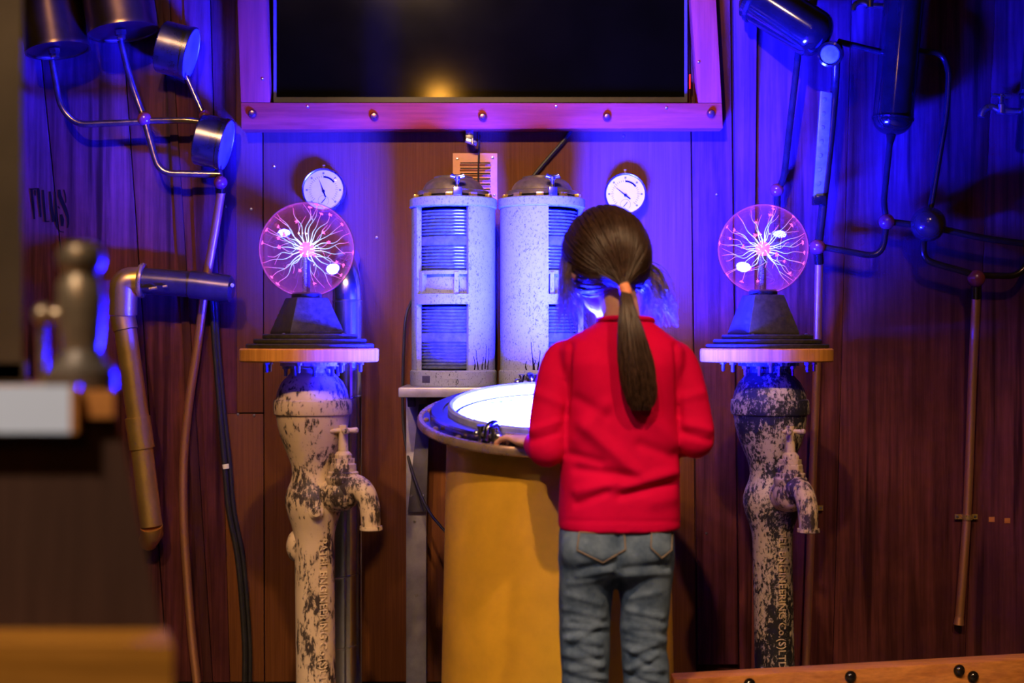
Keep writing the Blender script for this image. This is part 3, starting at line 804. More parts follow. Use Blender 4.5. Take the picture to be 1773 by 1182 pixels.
    MB().lathe([(0, zb), (r - 0.003, zb), (r, zb + 0.003), (r, zt - 0.003), (r - 0.003, zt), (0, zt)], (cx - 0.006, cy, 0), None, 72).build('timber_top', M_top, P)
    z = zt; hs = 0.0115
    for rr in (0.152, 0.134, 0.113):
        MB().lathe([(0, z), (rr - 0.002, z), (rr, z + 0.002), (rr, z + hs - 0.003), (rr - 0.003, z + hs), (0, z + hs)], (cx - 0.004, cy, 0), None, 64).build('black_step', M_dust, P)
        z += hs
    MB().lathe([(0, zb), (0.075, zb), (0.075, zb - 0.010), (0, zb - 0.010)], (cx, cy, 0), None, 40).build('flange', paint, P)
    bl = MB().lathe([(0, 0), (0.0085, 0), (0.0085, -0.007), (0.0045, -0.007), (0.0045, -0.024), (0, -0.025)], seg=8)
    k = 0
    for i in range(8):
        a = 2 * math.pi * (i + 0.3) / 8
        p = Vector((cx + 0.062 * math.cos(a), cy + 0.062 * math.sin(a), zb - 0.010))
        if k == 0: b1 = piece(bl, 'bolt', M_steel, P, p)
        else: share(b1, 'bolt', p, P)
        k += 1
    for i in range(7):
        a = 2 * math.pi * (i + 0.1) / 7
        share(b1, 'bolt', Vector((cx + 0.115 * math.cos(a), cy + 0.115 * math.sin(a), zb)), P)
    sc2 = MB().lathe([(0, 0.004), (0.005, 0.003), (0.0075, 0.0)], seg=10)
    for i in range(4):
        a = math.pi / 4 + i * math.pi / 2 + 0.2
        share(s0, 'screw', Vector((cx + 0.098 * math.cos(a), cy + 0.098 * math.sin(a), z)), P, Matrix.Rotation(-math.pi / 2, 3, 'X'))
    return P, Vector((cx, cy, z))
def thing_part(name, parent, loc):
    o = bpy.data.objects.new(name, None); COL.objects.link(o); o.empty_display_size = 0.03
    o.parent = parent; o.location = Vector(loc) - WLOC[parent.name]; WLOC[o.name] = Vector(loc); return o

P1, T1 = pedestal(540, 3.40, math.radians(-32), M_paint, 0.012, 'mostly cream chipped standpipe pedestal with tap, left of the console', False, 0.165)
P2, T2 = pedestal(1331, 3.55, math.radians(-70), M_paint2, 0.018, 'heavily flaked black and cream standpipe pedestal with tap, right of the girl', True, 0.164)

# ================================================================== PLASMA GLOBES
def filament_mat():
    m, nt, b = nodes_of('plasma_filament'); nt.nodes.remove(b)
    tc = N(nt, 'ShaderNodeTexCoord'); vl = N(nt, 'ShaderNodeVectorMath', operation='LENGTH')
    nt.links.new(tc.outputs['Object'], vl.inputs[0])
    c = ramp(nt, vl.outputs['Value'], [(0.0, (1.0, 0.30, 0.55)), (0.022, (0.48, 0.55, 1.0)), (0.068, (0.30, 0.42, 1.0)), (0.094, (0.75, 0.20, 1.0)), (0.112, (1.0, 0.06, 0.60))])
    st = ramp(nt, vl.outputs['Value'], [(0.0, (1, 1, 1)), (0.07, (0.42,) * 3), (0.112, (0.30,) * 3)])
    e = N(nt, 'ShaderNodeEmission'); nt.links.new(c, e.inputs[0])
    k = N(nt, 'ShaderNodeMath', operation='MULTIPLY'); nt.links.new(st, k.inputs[0]); k.inputs[1].default_value = 5.0
    nt.links.new(k.outputs[0], e.inputs[1])
    nt.links.new(e.outputs[0], nt.nodes['Material Output'].inputs[0]); return m
M_fil = filament_mat()
def gas_mat():
    m, nt, b = nodes_of('glowing_gas'); nt.nodes.remove(b)
    e = N(nt, 'ShaderNodeEmission'); e.inputs[0].default_value = (0.85, 0.10, 0.85, 1); e.inputs[1].default_value = 15.0
    nt.links.new(e.outputs[0], nt.nodes['Material Output'].inputs['Volume']); return m
M_gas = gas_mat()
M_tip = emit('plasma_tip_glow', (1.0, 0.10, 0.62), 2.6)
M_core = mat('pink_electrode', (0.9, 0.2, 0.3), 0.4)
_b = M_core.node_tree.nodes['Principled BSDF']; _b.inputs['Emission Color'].default_value = (1.0, 0.10, 0.22, 1); _b.inputs['Emission Strength'].default_value = 1.2
def plasma(cpx, cpy, d, rad, yaw, T, label, seed):
    rnd = random.Random(seed)
    c = at(cpx, cpy, d); base = Vector((c.x, c.y, T.z))
    G = thing('plasma_globe', label, 'plasma globe', base, 'plasma globes on the pedestals')
    ht = (c.z - rad * 0.985) - T.z
    R_ = rotz(yaw)
    def sq(a, z): return [base + R_ @ Vector((x * a / 2, y * a / 2, z)) for x, y in ((-1, -1), (1, -1), (1, 1), (-1, 1))]
    b0, b1, b2 = sq(0.134, 0.0), sq(0.134, 0.006), sq(0.078, ht * 0.97)
    mb = MB().add(b0 + b1 + b2, [(3, 2, 1, 0), (8, 9, 10, 11)] + [(i, (i + 1) % 4, 4 + (i + 1) % 4, 4 + i) for i in range(4)] + [(4 + i, 4 + (i + 1) % 4, 8 + (i + 1) % 4, 8 + i) for i in range(4)])
    mb.build('base', M_dust, G, bevel=0.0018)
    MB().lathe([(0.036, ht * 0.965), (0.036, ht + 0.006), (0.033, ht + 0.010), (0.028, ht + 0.010)], base, None, 36).build('collar', M_black, G)
    # glass, gas, stem, electrode
    MB().sphere(c, rad, 64, 40).build('glass_globe', M_clear, G)
    gm = MB().sphere(c, rad * 0.988, 48, 30); inner = MB().sphere(c, rad * 0.968, 48, 30)
    gm.add(inner.v, [tuple(reversed(f)) for f in inner.f])
    go = gm.build('gas_glow', M_gas, G)
    bm = bmesh.new(); bm.from_mesh(go.data)
    bmesh.ops.recalc_face_normals(bm, faces=bm.faces)
    cl_ = c - WLOC[go.name]
    bmesh.ops.reverse_faces(bm, faces=[f for f in bm.faces if (f.calc_center_median() - cl_).length < rad * 0.9775])
    bm.to_mesh(go.data); bm.free()
    zs = c.z - rad * 0.985 + 0.006
    MB().tube([(c.x, c.y, zs), (c.x, c.y, c.z - 0.012)], 0.0125, 24).build('stem', M_clear, G)
    MB().tube([(c.x + 0.003, c.y, zs), (c.x + 0.003, c.y, c.z - 0.010)], 0.0052, 12).build('stem_core', M_black, G)
    n = 26 * 10; turns = 26
    pts = [Vector((c.x - 0.004 + 0.0055 * math.cos(2 * math.pi * turns * i / n), c.y + 0.0055 * math.sin(2 * math.pi * turns * i / n) - 0.004, zs + (c.z - 0.014 - zs) * i / n)) for i in range(n + 1)]
    MB().tube(pts, 0.0009, 5).build('coil', M_steel, G)
    MB().sphere(c, 0.0185, 28, 18).build('electrode', M_core, G)
    # filaments: evenly spread directions, wandering a little on the way
    ga = math.pi * (3 - math.sqrt(5)); nf = 38
    for i in range(nf):
        z = 1 - 2 * (i + 0.5) / nf
        if z < -0.86: continue
        a = ga * i + rnd.uniform(-0.25, 0.25); q = math.sqrt(max(0, 1 - z * z))
        dv = Vector((q * math.cos(a), q * math.sin(a), z)).normalized()
        side = basis(dv); u, v = side.col[0], side.col[1]
        up = Vector((0, 0, 0.018))
        ph, ph2 = rnd.uniform(0, 6.3), rnd.uniform(0, 6.3)
        pts = []; rr = []
        m_ = 16
        A1, A2 = rnd.uniform(0.003, 0.010), rnd.uniform(0.002, 0.007)
        for k in range(m_ + 1):
            t = k / m_; r = 0.017 + (rad * 0.965 - 0.017) * t
            w = math.sin(math.pi * t)
            dd = (dv + up * 8 * t * t * 0.55 * (1 - abs(dv.z))).normalized() * r
            pts.append(c + dd + u * (A1 * math.sin(5 * t + ph) * w) + v * (A2 * math.sin(8 * t + ph2) * w))
            rr.append(0.0009 - 0.0004 * t)
        fo = MB()
        for p_ in (pts,): fo.tube(p_, rr, 6)
        if i % 2 == 0:                      # a forked end
            s_ = pts[9]; e_ = c + (dv + u * rnd.uniform(-0.3, 0.3) + v * rnd.uniform(-0.3, 0.3)).normalized() * rad * 0.965
            fk = [s_.lerp(e_, t / 7) + u * 0.003 * math.sin(math.pi * t / 7) for t in range(8)]
            fo.tube(fk, [0.0006 - 0.0002 * t / 7 for t in range(8)], 6)
        ob = fo.build('filament', M_fil, G)
        # shift the origin to the electrode so that the colour follows the distance from it
        off = c - WLOC[ob.name]
        ob.data.transform(Matrix.Translation(-off)); ob.location = off
        e_ = pts[-1]; dirn = (e_ - pts[-3]).normalized()
        if i % 3 != 1:
            tip = MB(); Bm = basis((e_ - c).normalized())
            for k in range(5):
                aa = 2 * math.pi * k / 5 + ph; L = rnd.uniform(0.005, 0.012)
                o2 = c + ((e_ - c) + Bm.col[0] * (0.6 * L * math.cos(aa)) + Bm.col[1] * (0.6 * L * math.sin(aa))).normalized() * rad * 0.968
                tip.tube([pts[-1].lerp(pts[-2], 0.5), e_, o2], [0.0006, 0.0022, 0.0005], 5)
            tip.build('filament_tip', M_tip, G)
    return G
plasma(531, 432, 3.40, 0.1145, math.radians(30), T1, 'glowing plasma globe on the pedestal left of the console', 3)
plasma(1321, 431, 3.55, 0.1135, math.radians(14), T2, 'glowing plasma globe on the pedestal right of the girl', 11)

# ================================================================== SPIRAL DUCT
dt = thing('spiral_duct', 'shiny galvanised duct standing behind the left pedestal', 'duct', at(602, 1240, 3.72) * 1)
dt.location.z = 0; WLOC[dt.name].z = 0
dc = at(601, 591, 3.72); dr = 0.0385
def dp(py, dx=0): p = at(601 + dx, py, 3.72); return p
MB().tube([Vector((dc.x, dc.y, 0.0)), dp(700), dp(521)], dr, 36).build('duct', M_galv, dt)
MB().tube(smooth_path([dp(523), dp(495, -1), dp(470, -6) + Vector((0, 0.03, 0)), dp(452, -14) + Vector((0, 0.10, 0)), dp(440, -20) + Vector((0, 0.22, 0)), dp(438, -24) + Vector((0, 0.31, 0))], 6), 0.0375, 32).build('elbow', M_galv, dt)
for py in (521, 690, 830, 995, 1117):
    zc = CZ - (py - 591) * S(3.72)
    R_ = Matrix.Rotation(math.radians(-14), 3, 'Y') if py > 600 else Matrix.Identity(3)
    MB().lathe([(dr * 0.99, -0.003), (dr * 1.045, -0.0015), (dr * 1.045, 0.0015), (dr * 0.99, 0.003)], (dc.x, dc.y, zc), R_, 36).build('seam_band', M_galv, dt)

# ================================================================== SHIP LANTERNS
M_blackfelt = mat('dark_lantern_interior', (0.03, 0.03, 0.035), 0.6)
def lantern(px, d, rpx, wins, face_a, label, mark, drips=()):
    s = d / F; R0 = rpx * s
    def Z(py): return CZ - (py - 591) * s
    c = at(px, 591, d); c.z = 0
    L = thing('ship_lantern', label, 'lantern', Vector((c.x, c.y, Z(667))), 'twin ship lanterns behind the console')
    # angles are measured from the direction facing the camera (-y), positive to the right
    def A(deg): return math.radians(deg - 90)
    # base
    MB().lathe([(0, Z(667)), (R0 * 1.0, Z(667)), (R0 * 1.02, Z(664)), (R0 * 1.02, Z(642)), (R0 * 0.99, Z(640)), (0, Z(640))], c, None, 56).build('base', M_lantern, L)
    def patch(name, a, py0, py1, wd, r0, r1, m):
        MB().arc_wall(r0, r1, Z(py1), Z(py0), c, A(a - wd), A(a + wd), 8).build(name, m, L)
    if mark:
        patch('raised_plate', 8, 644, 654, 19, R0 * 1.0, R0 * 1.028, M_lantern)
        patch('recess', -36, 649, 661, 6.5, R0 * 1.0, R0 * 1.0205, M_greydk); patch('recess', 58, 647, 660, 8, R0 * 1.0, R0 * 1.0205, M_grey)
        vs, fs = text_mesh('0', 9.5 * s * 1.35)
        a = A(6); o = c + Vector((R0 * 1.0225 * math.cos(a), R0 * 1.0225 * math.sin(a), Z(663)))
        tx = Vector((-math.sin(a), math.cos(a), 0))
        MB().add([o + tx * (v.x * 0.62) + Vector((0, 0, v.y)) for v in vs], fs).build('mark', M_ink, L)
    else:
        patch('recess', -20, 649, 661, 6.5, R0 * 1.0, R0 * 1.0205, M_greydk)
    # dark core so that one cannot look through
    MB().lathe([(0, Z(640)), (R0 * 0.62, Z(640)), (R0 * 0.62, Z(364)), (0, Z(364))], c, None, 32).build('core', M_blackfelt, L)
    # ribbed lenses
    def lens(pa, pb):
        prof = [(R0 * 0.62, Z(pb))]
        py = pb; rib = 5.6
        mid = (pa + pb) / 2
        while py - rib > pa:
            if abs(py - rib - mid) < 9 and py > mid - 8:
                prof += [(R0 * 0.80, Z(py)), (R0 * 0.845, Z(py - 2)), (R0 * 0.85, Z(py - 9)), (R0 * 0.845, Z(py - 16)), (R0 * 0.80, Z(py - 18))]; py -= 18; continue
            prof += [(R0 * 0.80, Z(py)), (R0 * 0.835, Z(py - rib * 0.25)), (R0 * 0.845, Z(py - rib * 0.6)), (R0 * 0.80, Z(py - rib * 0.95))]
            py -= rib
        prof.append((R0 * 0.62, Z(py)))
        MB().lathe(prof, c, None, 64).build('lens', M_lens, L, angle=50)
    lens(365, 474); lens(529, 638)
    # bracket zone between the lenses
    MB().lathe([(R0 * 0.7, Z(511)), (R0 * 0.80, Z(511)), (R0 * 0.80, Z(474)), (R0 * 0.7, Z(474))], c, None, 48).build('mid_drum', M_lantern, L)
    # solid shells between the window openings
    edges = sorted(wins)
    for i in range(len(edges)):
        a0 = edges[i][1]; a1 = edges[(i + 1) % len(edges)][0]
        if a1 <= a0: a1 += 360
        MB().arc_wall(R0 * 0.86, R0 * 0.985, Z(640), Z(362), c, A(a0), A(a1), max(3, int((a1 - a0) / 5))).build('side_panel', M_lantern, L)
        for py in (480, 508):
            for aa in (a0 + 4,):
                ang = A(aa); dv = Vector((math.cos(ang), math.sin(ang), 0))
                p = c + dv * R0 * 0.986 + Vector((0, 0, Z(py)))
                share(s0, 'screw', p, L, basis(dv, (0, 0, 1)) @ Matrix.Rotation(math.pi / 2, 3, 'X'))
    for a0, a1 in wins:
        MB().arc_wall(R0 * 0.80, R0 * 0.985, Z(528), Z(511), c, A(a0), A(a1), 14).build('mid_band', M_lantern, L)
        for aa in (a0 + 3, a0 + (a1 - a0) * 0.76):
            MB().arc_wall(R0 * 0.80, R0 * 0.93, Z(512), Z(474), c, A(aa), A(aa + 6), 3).build('bracket_post', M_lantern, L)
        MB().arc_wall(R0 * 0.84, R0 * 0.90, Z(477), Z(471), c, A(a0), A(a1), 14).build('bracket_lip', M_lantern, L)
    # black paint runs near the foot of the side panel
    for deg, p0, p1 in drips:
        pts = []
        for k in range(7):
            t = k / 6; aa = A(deg + 1.6 * math.sin(3.1 * t + deg)); pts.append((aa, p0 + (p1 - p0) * t))
        vs = []
        for k, (aa, py) in enumerate(pts):
            wd = math.radians(0.55 + 0.5 * (k > 3))
            for sgn in (-1, 1): vs.append(c + Vector((R0 * 0.9865 * math.cos(aa + sgn * wd), R0 * 0.9865 * math.sin(aa + sgn * wd), Z(py))))
        MB().add(vs, [(2 * k, 2 * k + 1, 2 * k + 3, 2 * k + 2) for k in range(6)]).build('paint_run', M_ink, L)
    # top ring, lid and clamp
    MB().lathe([(R0 * 0.6, Z(362)), (R0 * 1.0, Z(362)), (R0 * 1.03, Z(360)), (R0 * 1.03, Z(347)), (R0 * 1.0, Z(345)), (0, Z(345))], c, None, 56).build('top_ring', M_lantern, L)
    MB().lathe([(R0 * 0.74, Z(345)), (R0 * 0.74, Z(340)), (R0 * 0.84, Z(340)), (R0 * 0.845, Z(333)), (R0 * 0.82, Z(332)), (R0 * 0.73, Z(331)), (R0 * 0.70, Z(325)), (R0 * 0.64, Z(318)), (R0 * 0.54, Z(312.5)), (R0 * 0.46, Z(310)), (R0 * 0.46, Z(307.5)), (R0 * 0.44, Z(306.5)), (0, Z(306))], c, None, 56).build('lid', M_lid, L)
    bl = MB().box((0, 0, 0), (0.020, 0.012, 0.010)); k = 0
    for i in range(10):
        a = 2 * math.pi * i / 10 + 0.25
        p = c + Vector((R0 * 0.90 * math.cos(a), R0 * 0.90 * math.sin(a), Z(345) + 0.005))
        if k == 0: b1 = piece(bl, 'lid_stop', M_brass, L, p, rotz(a + math.pi / 2), bevel=0.001)
        else: share(b1, 'lid_stop', p, L, rotz(a + math.pi / 2))
        k = 1
    a = A(face_a); dv = Vector((math.cos(a), math.sin(a), 0)); p = c + dv * R0 * 0.93
    cl = thing_part('lid_clamp', L, p + Vector((0, 0, Z(345))))
    MB().box(p + Vector((0, 0, Z(338))), (0.022, 0.022, 14 * s), rotz(a + math.pi / 2)).build('block', M_steel, cl, bevel=0.001)
    MB().lathe([(0.0052, Z(331)), (0.0052, Z(320)), (0.0085, Z(318)), (0.0085, Z(314)), (0, Z(313))], p, None, 14).build('screw_stem', M_steel, cl)
    tx = Vector((-dv.y, dv.x, 0))
    MB().tube([p - tx * 0.017 + Vector((0, 0, Z(311))), p - tx * 0.009 + Vector((0, 0, Z(313))), p + tx * 0.009 + Vector((0, 0, Z(313))), p + tx * 0.017 + Vector((0, 0, Z(311)))], [0.0068, 0.0055, 0.0055, 0.0068], 12).build('wing_nut', M_steel, cl)
    return L
lantern(785, 3.88, 73.4, [(-57, 23), (150, 215)], 8, 'speckled grey ship lantern on the left, its whole ribbed window showing', True, [(31, 616, 639), (36, 606, 639), (46, 617, 639), (52, 598, 638), (58, 602, 639)])
lantern(938, 3.885, 73, [(8, 88), (205, 270)], 14, 'speckled grey ship lantern on the right, partly behind the girl\'s head', False, [(-14, 592, 639), (-5, 606, 639), (-10, 622, 639), (-22, 624, 639)])

# stand carrying the lanterns
st = thing('lantern_stand', 'grey metal stand with bolted plates under the ship lanterns', 'stand', Vector((at(860, 591, 3.862).x, 3.862, 0)))
zs_ = CZ - (667 - 591) * S(3.88)
a, b = at(697, 591, 3.88), at(1022, 591, 3.88)
MB().box(((a.x + b.x) / 2, 3.862, zs_ - 0.014), (b.x - a.x, 0.26, 0.027)).build('shelf', M_grey, st, bevel=0.004)
zb_ = zs_ - 0.028
for x0_, x1_ in ((703, 738), (984, 1018)):
    a, b = at(x0_, 591, 3.95), at(x1_, 591, 3.95)
    MB().box(((a.x + b.x) / 2, 3.97, zb_ / 2), (b.x - a.x, 0.04, zb_)).build('leg', M_grey, st, bevel=0.002)
MB().prism([at(706, 886, 3.935), at(738, 886, 3.935), at(744, 700, 3.935), at(725, 700, 3.935)], (0, 0.012, 0)).build('gusset_plate', M_greydk, st, bevel=0.001)
MB().box(at(713, 694, 3.90), (0.02, 0.06, 0.03)).build('bracket', M_greydk, st, bevel=0.002)
for px, py in [(712, 858), (733, 858), (718, 903), (721, 1030)]:
    share(s0, 'screw', at(px, py, 3.935 if py < 890 else 3.95) + Vector((0, -0.001, 0)), st)

# ================================================================== CONSOLE WITH THE BLUE LIGHT
OC = at(965, 722, 3.35); TI = math.radians(10)
RC = Matrix.Rotation(TI, 3, 'X')
cs = thing('light_console', 'gold conical console with a tilted round rim and glowing blue-white light', 'console', Vector((OC.x, OC.y, 0)))
n = 72; vs = []; fs = []
for r, dz, z in [(0.284, None, 0.0), (0.284, None, 0.03), (0.276, None, 0.031), (0.260, -0.014, None)]:
    for k in range(n):
        a = 2 * math.pi * k / n; x, y = r * math.cos(a), r * math.sin(a)
        zz_ = z if z is not None else OC.z + dz + y * math.tan(TI)
        vs.append((OC.x + x, OC.y + y, zz_))
for i in range(3):
    for k in range(n):
        fs.append((i * n + k, i * n + (k + 1) % n, (i + 1) * n + (k + 1) % n, (i + 1) * n + k))
MB().add(vs, fs).build('body', M_gold, cs)
def ringp(prof, name, m, seg=80): return MB().lathe(prof, OC, RC, seg).build(name, m, cs)
M_rimsteel = mat('rim_steel', (0.26, 0.25, 0.28), 0.2, 1.0, 0.25, 30)
M_rimbrass = mat('rim_lip', (0.62, 0.44, 0.34), 0.28, 0.8, 0.2, 40)
ringp([(0.24, -0.013), (0.318, -0.013), (0.318, 0.003), (0.24, 0.003), (0.24, -0.013)], 'flange', M_rimsteel)
ringp([(0.316, -0.014), (0.327, -0.014), (0.330, -0.010), (0.330, 0.000), (0.326, 0.006), (0.318, 0.006), (0.316, 0.003)], 'lip', M_rimbrass)
ringp([(0.300, 0.003), (0.300, 0.016), (0.296, 0.020), (0.270, 0.020), (0.268, 0.016), (0.258, 0.016), (0.258, -0.03)], 'raised_ring', M_rimsteel)
ringp([(0.258, 0.014), (0.258, 0.028), (0.252, 0.034), (0.246, 0.030), (0.246, -0.045), (0.0, -0.045)], 'light_well', mat('light_well_enamel', (0.22, 0.23, 0.25), 0.4))
M_glow = emit('blue_white_light', DISH_COL, DISH_E)
M_glow2 = emit('blue_white_light_groove', DISH_COL, DISH_E * 0.045)
DOME = 0.034
def dz_(r): return -0.010 + DOME * (1 - (r / 0.222) ** 2)
ringp([(0.222, -0.044), (0.222, -0.010)] + [(r_k * 0.222, -0.010 + DOME * (1 - r_k ** 2)) for r_k in (0.9, 0.75, 0.6, 0.45, 0.3, 0.15)] + [(0.0, -0.010 + DOME)], 'diffuser', M_glow2)
for i in range(9):
    ra, rb = 0.218 - i * 0.0242, 0.218 - i * 0.0242 - 0.0205
    za, zb2 = dz_(ra), dz_(max(rb, 0.002))
    ringp([(ra, za), (ra - 0.002, za + 0.006), (max(rb, 0.004), zb2 + 0.004), (max(rb, 0.003), zb2)], 'lens_ring', M_glow)
rib = MB().box((0, 0, 0), (0.006, 0.012, 0.034))
for i in range(64):
    a = 2 * math.pi * i / 64
    p = OC + RC @ Vector((0.223 * math.cos(a), 0.223 * math.sin(a), -0.029))
    Rr = RC @ rotz(a)
    if i == 0: rb0 = piece(rib, 'lens_rib', M_glow, cs, p, Rr)
    else: share(rb0, 'lens_rib', p, cs, Rr)
bolt2 = MB().lathe([(0.0065, 0), (0.0065, 0.003), (0.004, 0.005), (0, 0.0055)], seg=12)
for i in range(20):
    a = 2 * math.pi * (i + 0.4) / 20; p = OC + RC @ Vector((0.309 * math.cos(a), 0.309 * math.sin(a), 0.003))
    if i == 0: bb = piece(bolt2, 'rim_bolt', M_rimbrass, cs, p, RC)
    else: share(bb, 'rim_bolt', p, cs, RC)
def LC(a, r, z): return OC + RC @ Vector((r * math.cos(a), r * math.sin(a), z))
def latch(a, parts=True):
    t = thing_part('latch', cs, LC(a, 0.30, 0.0))
    Rr = RC @ rotz(a - math.pi / 2)
    for da in (-0.055, 0.055):
        MB().tube([LC(a + da, 0.312, 0.0), LC(a + da, 0.312, 0.034), LC(a + da, 0.312, 0.042)], [0.006, 0.006, 0.009], 12).build('post', M_rimsteel, t)
    MB().tube(smooth_path([LC(a, 0.318, 0.010), LC(a, 0.305, 0.040), LC(a, 0.278, 0.042), LC(a, 0.266, 0.022)], 5), 0.0075, 12).build('hook', M_rimsteel, t)
    MB().tube([LC(a - 0.09, 0.312, 0.022), LC(a + 0.09, 0.312, 0.022)], 0.0052, 12).build('pivot_pin', M_steel, t)
    MB().sphere(LC(a + 0.09, 0.312, 0.022), 0.010, 14, 8).build('pin_knob', M_steel, t)
    MB().sphere(LC(a - 0.09, 0.312, 0.022), 0.008, 14, 8).build('pin_knob', M_steel, t)
latch(math.radians(-121)); latch(math.radians(102)); latch(math.radians(-10))
# flat grab bar on the front of the rim
hb = thing_part('grab_bar', cs, LC(math.radians(-104), 0.31, 0.02))
MB().tube([LC(math.radians(k), 0.306, 0.024) for k in range(-113, -64, 4)], 0.0075, 12).build('bar', M_rimbrass, hb)
for k in (-112, -67): MB().tube([LC(math.radians(k), 0.306, 0.0), LC(math.radians(k), 0.306, 0.026)], 0.007, 12).build('bar_post', M_rimbrass, hb)

# ================================================================== BLURRED FOREGROUND AT THE LEFT
FD = 1.28
cb = thing('wooden_stand', 'out-of-focus brown wooden stand in the left foreground', 'stand', Vector((at(60, 591, FD).x, FD, 0)))
pl = lambda pts, th: MB().prism([at(x, y, dd) for x, y, dd in pts], (0, th, 0))
zt_ = at(0, 675, FD).z
b_ = at(-420, 720, FD); c_ = at(203, 720, FD)
XB = -0.166                          # foot of its slanting right side
bd = FD + 0.40                      # the stand narrows towards its back
fr4 = [Vector((b_.x, FD, 0.0)), Vector((XB, FD, 0.0)), c_, Vector((b_.x, FD, c_.z))]
k_ = bd / FD
bk4 = [Vector((b_.x, bd, 0.0)), Vector((XB * k_ - 0.035, bd, 0.0)), Vector((c_.x * k_ - 0.035, bd, c_.z)), Vector((b_.x, bd, c_.z))]
box8 = [(0, 1, 2, 3), (7, 6, 5, 4), (0, 4, 5, 1), (1, 5, 6, 2), (2, 6, 7, 3), (3, 7, 4, 0)]
MB().add(fr4 + bk4, box8).build('body', M_cabinet, cb)
e1, e2 = at(-420, 676, FD - 0.015), at(196, 678, FD - 0.015)
zl = e2.z - 0.023
MB().add([Vector((e1.x, FD - .015, zl)), Vector((e2.x, FD - .015, zl)), e2, Vector((e1.x, FD - .015, e2.z)),
          Vector((e1.x, bd, zl)), Vector((e2.x * k_ - 0.03, bd, zl)), Vector((e2.x * k_ - 0.03, bd, e2.z)), Vector((e1.x, bd, e2.z))], box8).build('top_slab', M_amber, cb)
x1_ = at(299, 1182, FD - 0.07).x
zp = at(0, 1088, FD).z
pf, pb = FD - 0.07, FD
MB().add([(b_.x, pf, 0), (x1_, pf, 0), (x1_, pf, zp), (b_.x, pf, zp), (b_.x, pb, 0), (x1_ - 0.022, pb, 0), (x1_ - 0.022, pb, zp), (b_.x, pb, zp)], box8).build('plinth', M_plinth, cb)
gp = thing('grey_post', 'out-of-focus grey-brown post along the left picture edge', 'post', Vector((at(-48, 591, 1.5).x, 1.5, zt_)))
a = at(-130, 591, 1.5); b = at(38, 591, 1.5)
M_post = mat('grey_brown_post', (0.068, 0.048, 0.026), 0.7, 0.0, 0.25, 6, 0, 0.05)
pk = 1.60 / 1.5
def post_box(x0, x1, z0, z1):
    return MB().add([(x0, 1.5, z0), (x1, 1.5, z0), (x1, 1.5, z1), (x0, 1.5, z1), (x0 * pk, 1.6, z0), (x1 * pk - 0.02, 1.6, z0), (x1 * pk - 0.02, 1.6, z1), (x0 * pk, 1.6, z1)], box8)
post_box(a.x, b.x, zt_, 3.3).build('shaft', M_post, gp)
post_box(a.x - 0.01, b.x + 0.006, zt_, zt_ + 0.024).build('foot', M_post, gp, bevel=0.003)
cd = at(20, 708, FD - 0.03)
cdt = thing('paper_card', 'blurred blank white card on the front edge of the wooden stand', 'card', at(20, 750, FD - 0.03))
a, b = at(-200, 668, FD - 0.035), at(117, 750, FD - 0.035)
MB().box(((a.x + b.x) / 2, FD - 0.026, (a.z + b.z) / 2), (b.x - a.x, 0.004, a.z - b.z)).build('sheet', M_paper, cdt)
MB().box((b.x + 0.0035, FD - 0.024, (a.z + b.z) / 2), (0.006, 0.010, a.z - b.z)).build('edge_strip', M_amber, cdt)
# valve on the stand
vc = at(140, 675, FD + 0.06); sv = S(FD + 0.06)
va = thing('old_valve', 'blurred old metal valve standing on the wooden stand', 'valve', vc)
M_valve = mat('old_valve_metal', (0.40, 0.30, 0.18), 0.36, 0.75, 0.3, 30)
vz = lambda py: (675 - py) * sv
MB().lathe([(0, 0), (58 * sv, 0), (60 * sv, vz(670)), (58 * sv, vz(640)), (46 * sv, vz(630)), (38 * sv, vz(618)), (33 * sv, vz(605))], vc, None, 32).build('foot', mat('valve_foot', (0.15, 0.12, 0.085), 0.5, 0.4), va)
MB().lathe([(33 * sv, vz(606)), (37 * sv, vz(570)), (40 * sv, vz(530)), (38 * sv, vz(490)), (30 * sv, vz(478)), (30 * sv, vz(470)), (37 * sv, vz(462)), (40 * sv, vz(445)), (34 * sv, vz(428)), (20 * sv, vz(420)), (0, vz(418))], vc, None, 32).build('body', M_valve, va)
MB().tube([vc + Vector((-25 * sv, 0, vz(545))), vc + Vector((-62 * sv, 0, vz(545)))], 14 * sv, 18).build('side_arm', M_valve, va)
MB().sphere(vc + Vector((-62 * sv, -0.004, vz(545))), 19 * sv, 20, 12).build('side_knob', M_valve, va)
MB().lathe([(0, 0), (17 * sv, 0), (17 * sv, 8 * sv), (7 * sv, 12 * sv), (7 * sv, vz(560))], vc + Vector((-66 * sv, 0, 0)), None, 18).build('drain_leg', M_valve, va)
# ================================================================== THE GIRL AT THE CONSOLE
GD = 2.90
def g(px, py, dy=0.0): return at(px, py, GD + dy)
def loft(mb, rings, seg=36, ex=2.3):
    vs = []; fs = []
    for (c, rx, ry, *rest) in rings:
        R_ = rest[0] if rest else Matrix.Identity(3)
        for k in range(seg):
            a = 2 * math.pi * k / seg; ca, sa = math.cos(a), math.sin(a)
            x = rx * math.copysign(abs(ca) ** (2 / ex), ca); y = ry * math.copysign(abs(sa) ** (2 / ex), sa)
            vs.append(Vector(c) + R_ @ Vector((x, y, 0)))
    n = len(rings)
    for i in range(n - 1):
        for k in range(seg):
            fs.append((i * seg + k, i * seg + (k + 1) % seg, (i + 1) * seg + (k + 1) % seg, (i + 1) * seg + k))
    fs.append(tuple(range(seg - 1, -1, -1))); fs.append(tuple((n - 1) * seg + k for k in range(seg)))
    mb.add(vs, fs)
